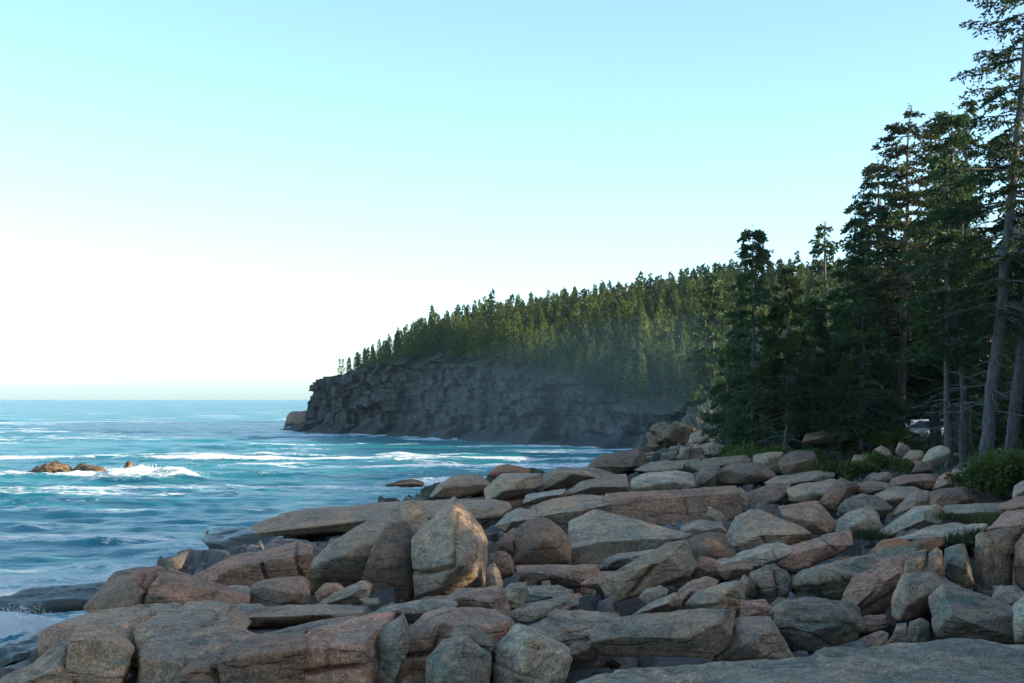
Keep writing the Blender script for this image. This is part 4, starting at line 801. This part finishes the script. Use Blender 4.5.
# small loose stones
R = np.random.default_rng(41); base = []
for k in range(8):
    c, V, Fc = rock_mesh(R.uniform(-1, 1, (8, 3)) * np.array((1, .8, .6)), 3, 60, 300 + k, .8); base.append((mesh_np('stone', V * .5, Fc, MAT['ptgwbtgp'[k]])))
def stones(n, xr, yr, sr, label, group, split=False):
    c = 0; t = 0
    while c < n and t < 20000:
        t += 1; y = R.uniform(*yr); x = R.uniform(*xr) * y; s = R.uniform(*sr)
        if coast_sd(np.array([x]), np.array([y]))[0] < .5: continue
        o = link('stone', base[4 if sr[1] > 2 else R.integers(0, 8)], loc=(x, y, float(ground_z(x, y)[0]) + .12 * s)); o.rotation_euler = (R.uniform(-.4, .4), R.uniform(-.4, .4), R.uniform(0, 6.28)); o.scale = (s, s * R.uniform(.7, 1.1), s * R.uniform(.5, .9))
        tag(o, label + (', left part of the shore' if x / y < -.12 else (', middle part of the shore' if x / y < .12 else ', right part of the shore')) if split else label, 'stone', group); c += 1
stones(140, (-.36, .37), (12.5, 34), (.35, 1.0), 'small stone wedged between the near boulders', 'loose stones in the gaps between the near boulders', True)
stones(75, (-.02, .37), (34, 62), (.6, 1.6), 'loose stone among the more distant boulders', 'loose stones among the more distant boulders', True)
stones(30, (.26, .37), (45, 53), (.3, .95), 'pale stone in the heap along the edge of the wood', 'stones heaped along the edge of the wood')
stones(25, (.085, .19), (62, 100), (1.0, 2.6), 'rock on the small beach at the back of the cove', 'rocks on the small beach at the back of the cove')

# ------------------------------------------------------------------ parked car half hidden behind the trunks
def box_mesh(sections, mat, name, parent, bev=.06):
    bm = bmesh.new()
    for v in sections: bm.verts.new(v)
    bmesh.ops.convex_hull(bm, input=bm.verts[:])
    bmesh.ops.dissolve_limit(bm, angle_limit=.02, verts=bm.verts[:], edges=bm.edges[:])
    bmesh.ops.bevel(bm, geom=bm.edges[:], offset=bev, segments=2, affect='EDGES', profile=.6)
    me = bpy.data.meshes.new(name); bm.to_mesh(me); bm.free(); me.materials.append(mat); return link(name, me, parent)
def plain(name, col, rough=.4, metal=0):
    mm = M(name); p_ = mm.n('ShaderNodeBsdfPrincipled'); g_ = mm.n('ShaderNodeNewGeometry'); c_ = mm.mix(mm.ramp(mm.noise(g_.outputs['Position'], 3, 4), .3, .7), tuple(c * .9 for c in col), col)
    mm.l(c_, p_.inputs['Base Color']); p_.inputs['Roughness'].default_value = rough; p_.inputs['Metallic'].default_value = metal; mm.l(p_.outputs[0], mm.out.inputs[0]); return mm.m
WHITE = plain('white_paint', (.78, .80, .80), .3); GLASS = plain('dark_glass', (.03, .04, .045), .1); RUB = plain('tyre_rubber', (.02, .02, .02), .8); RIM = plain('rim_metal', (.5, .5, .5), .3, .8)
cx, cy = (920 - 512) / F * 78, 78.0; cz = float(ground_z(cx, cy)[0])
car = bpy.data.objects.new('parked_car', None); C.objects.link(car); car.location = (cx, cy, cz + .55); tag(car, 'white parked car half hidden behind the trunks', 'car')
box_mesh([(x, y, z) for x, y, z in [(-2.2,-.88,.35),(2.2,-.88,.35),(-2.2,.88,.35),(2.2,.88,.35),(-2.25,-.85,.75),(2.2,-.85,.9),(-2.25,.85,.75),(2.2,.85,.9),(-1.3,-.85,1.0),(-1.3,.85,1.0),(2.0,-.83,1.02),(2.0,.83,1.02)]], WHITE, 'body', car)
box_mesh([(x, y, z) for y in (-1, 1) for x, z, k in [(-1.15,.98,.80),(1.9,1.0,.80),(-.35,1.5,.66),(1.4,1.52,.66)] for y in (y * k,)], WHITE, 'roof', car)
for sy in (-1, 1):
    box_mesh([(x, y, z) for x, z, k in [(-.85,1.06,.80),(1.55,1.08,.80),(-.28,1.42,.705),(1.2,1.43,.705)] for y in (sy * k, sy * (k + .012))], GLASS, 'window', car, .003)
for sx_ in (-1.35, 1.4):
    for sy in (-.82, .82):
        V, Fc = tube([(sx_, sy - .1, .33), (sx_, sy - .1001, .33), (sx_, sy + .1, .33), (sx_, sy + .1001, .33)], [.01, .33, .33, .01], 20); w = link('wheel', mesh_np('wheel', V, Fc, RUB, smooth=False), car)
        V, Fc = tube([(sx_, sy - .106, .33), (sx_, sy - .107, .33), (sx_, sy + .106, .33), (sx_, sy + .107, .33)], [.01, .2, .2, .01], 16); link('rim', mesh_np('rim', V, Fc, RIM, smooth=False), w)

# ------------------------------------------------------------------ sea air
bm = bmesh.new(); bmesh.ops.create_cube(bm, size=1)
for v in bm.verts:
    v.co.x = -4400 if v.co.x < 0 else 2900; v.co.y = -300 if v.co.y < 0 else 5400; v.co.z = -6 if v.co.z < 0 else 42
me = bpy.data.meshes.new('haze'); bm.to_mesh(me); bm.free()
mm = M('haze'); pv = mm.n('ShaderNodeVolumePrincipled'); pv.inputs['Color'].default_value = (.62, .84, .97, 1); pv.inputs['Density'].default_value = .0001; pv.inputs['Anisotropy'].default_value = .3
mm.l(pv.outputs[0], mm.out.inputs['Volume']); me.materials.append(mm.m)
tag(link('haze', me), 'thin bluish sea haze', 'haze', kind='stuff')

bm = bmesh.new(); bmesh.ops.create_uvsphere(bm, u_segments=32, v_segments=16, radius=1)
me = bpy.data.meshes.new('sea_mist'); bm.to_mesh(me); bm.free()
mm = M('sea_mist'); pv = mm.n('ShaderNodeVolumePrincipled'); pv.inputs['Color'].default_value = (.35, .70, .98, 1); pv.inputs['Density'].default_value = .0009
mm.l(pv.outputs[0], mm.out.inputs['Volume']); me.materials.append(mm.m)
o = tag(link('sea_mist', me, loc=(22, 172, 2)), 'bluish mist hanging over the back of the cove', 'mist', kind='stuff'); o.scale = (38, 28, 15)
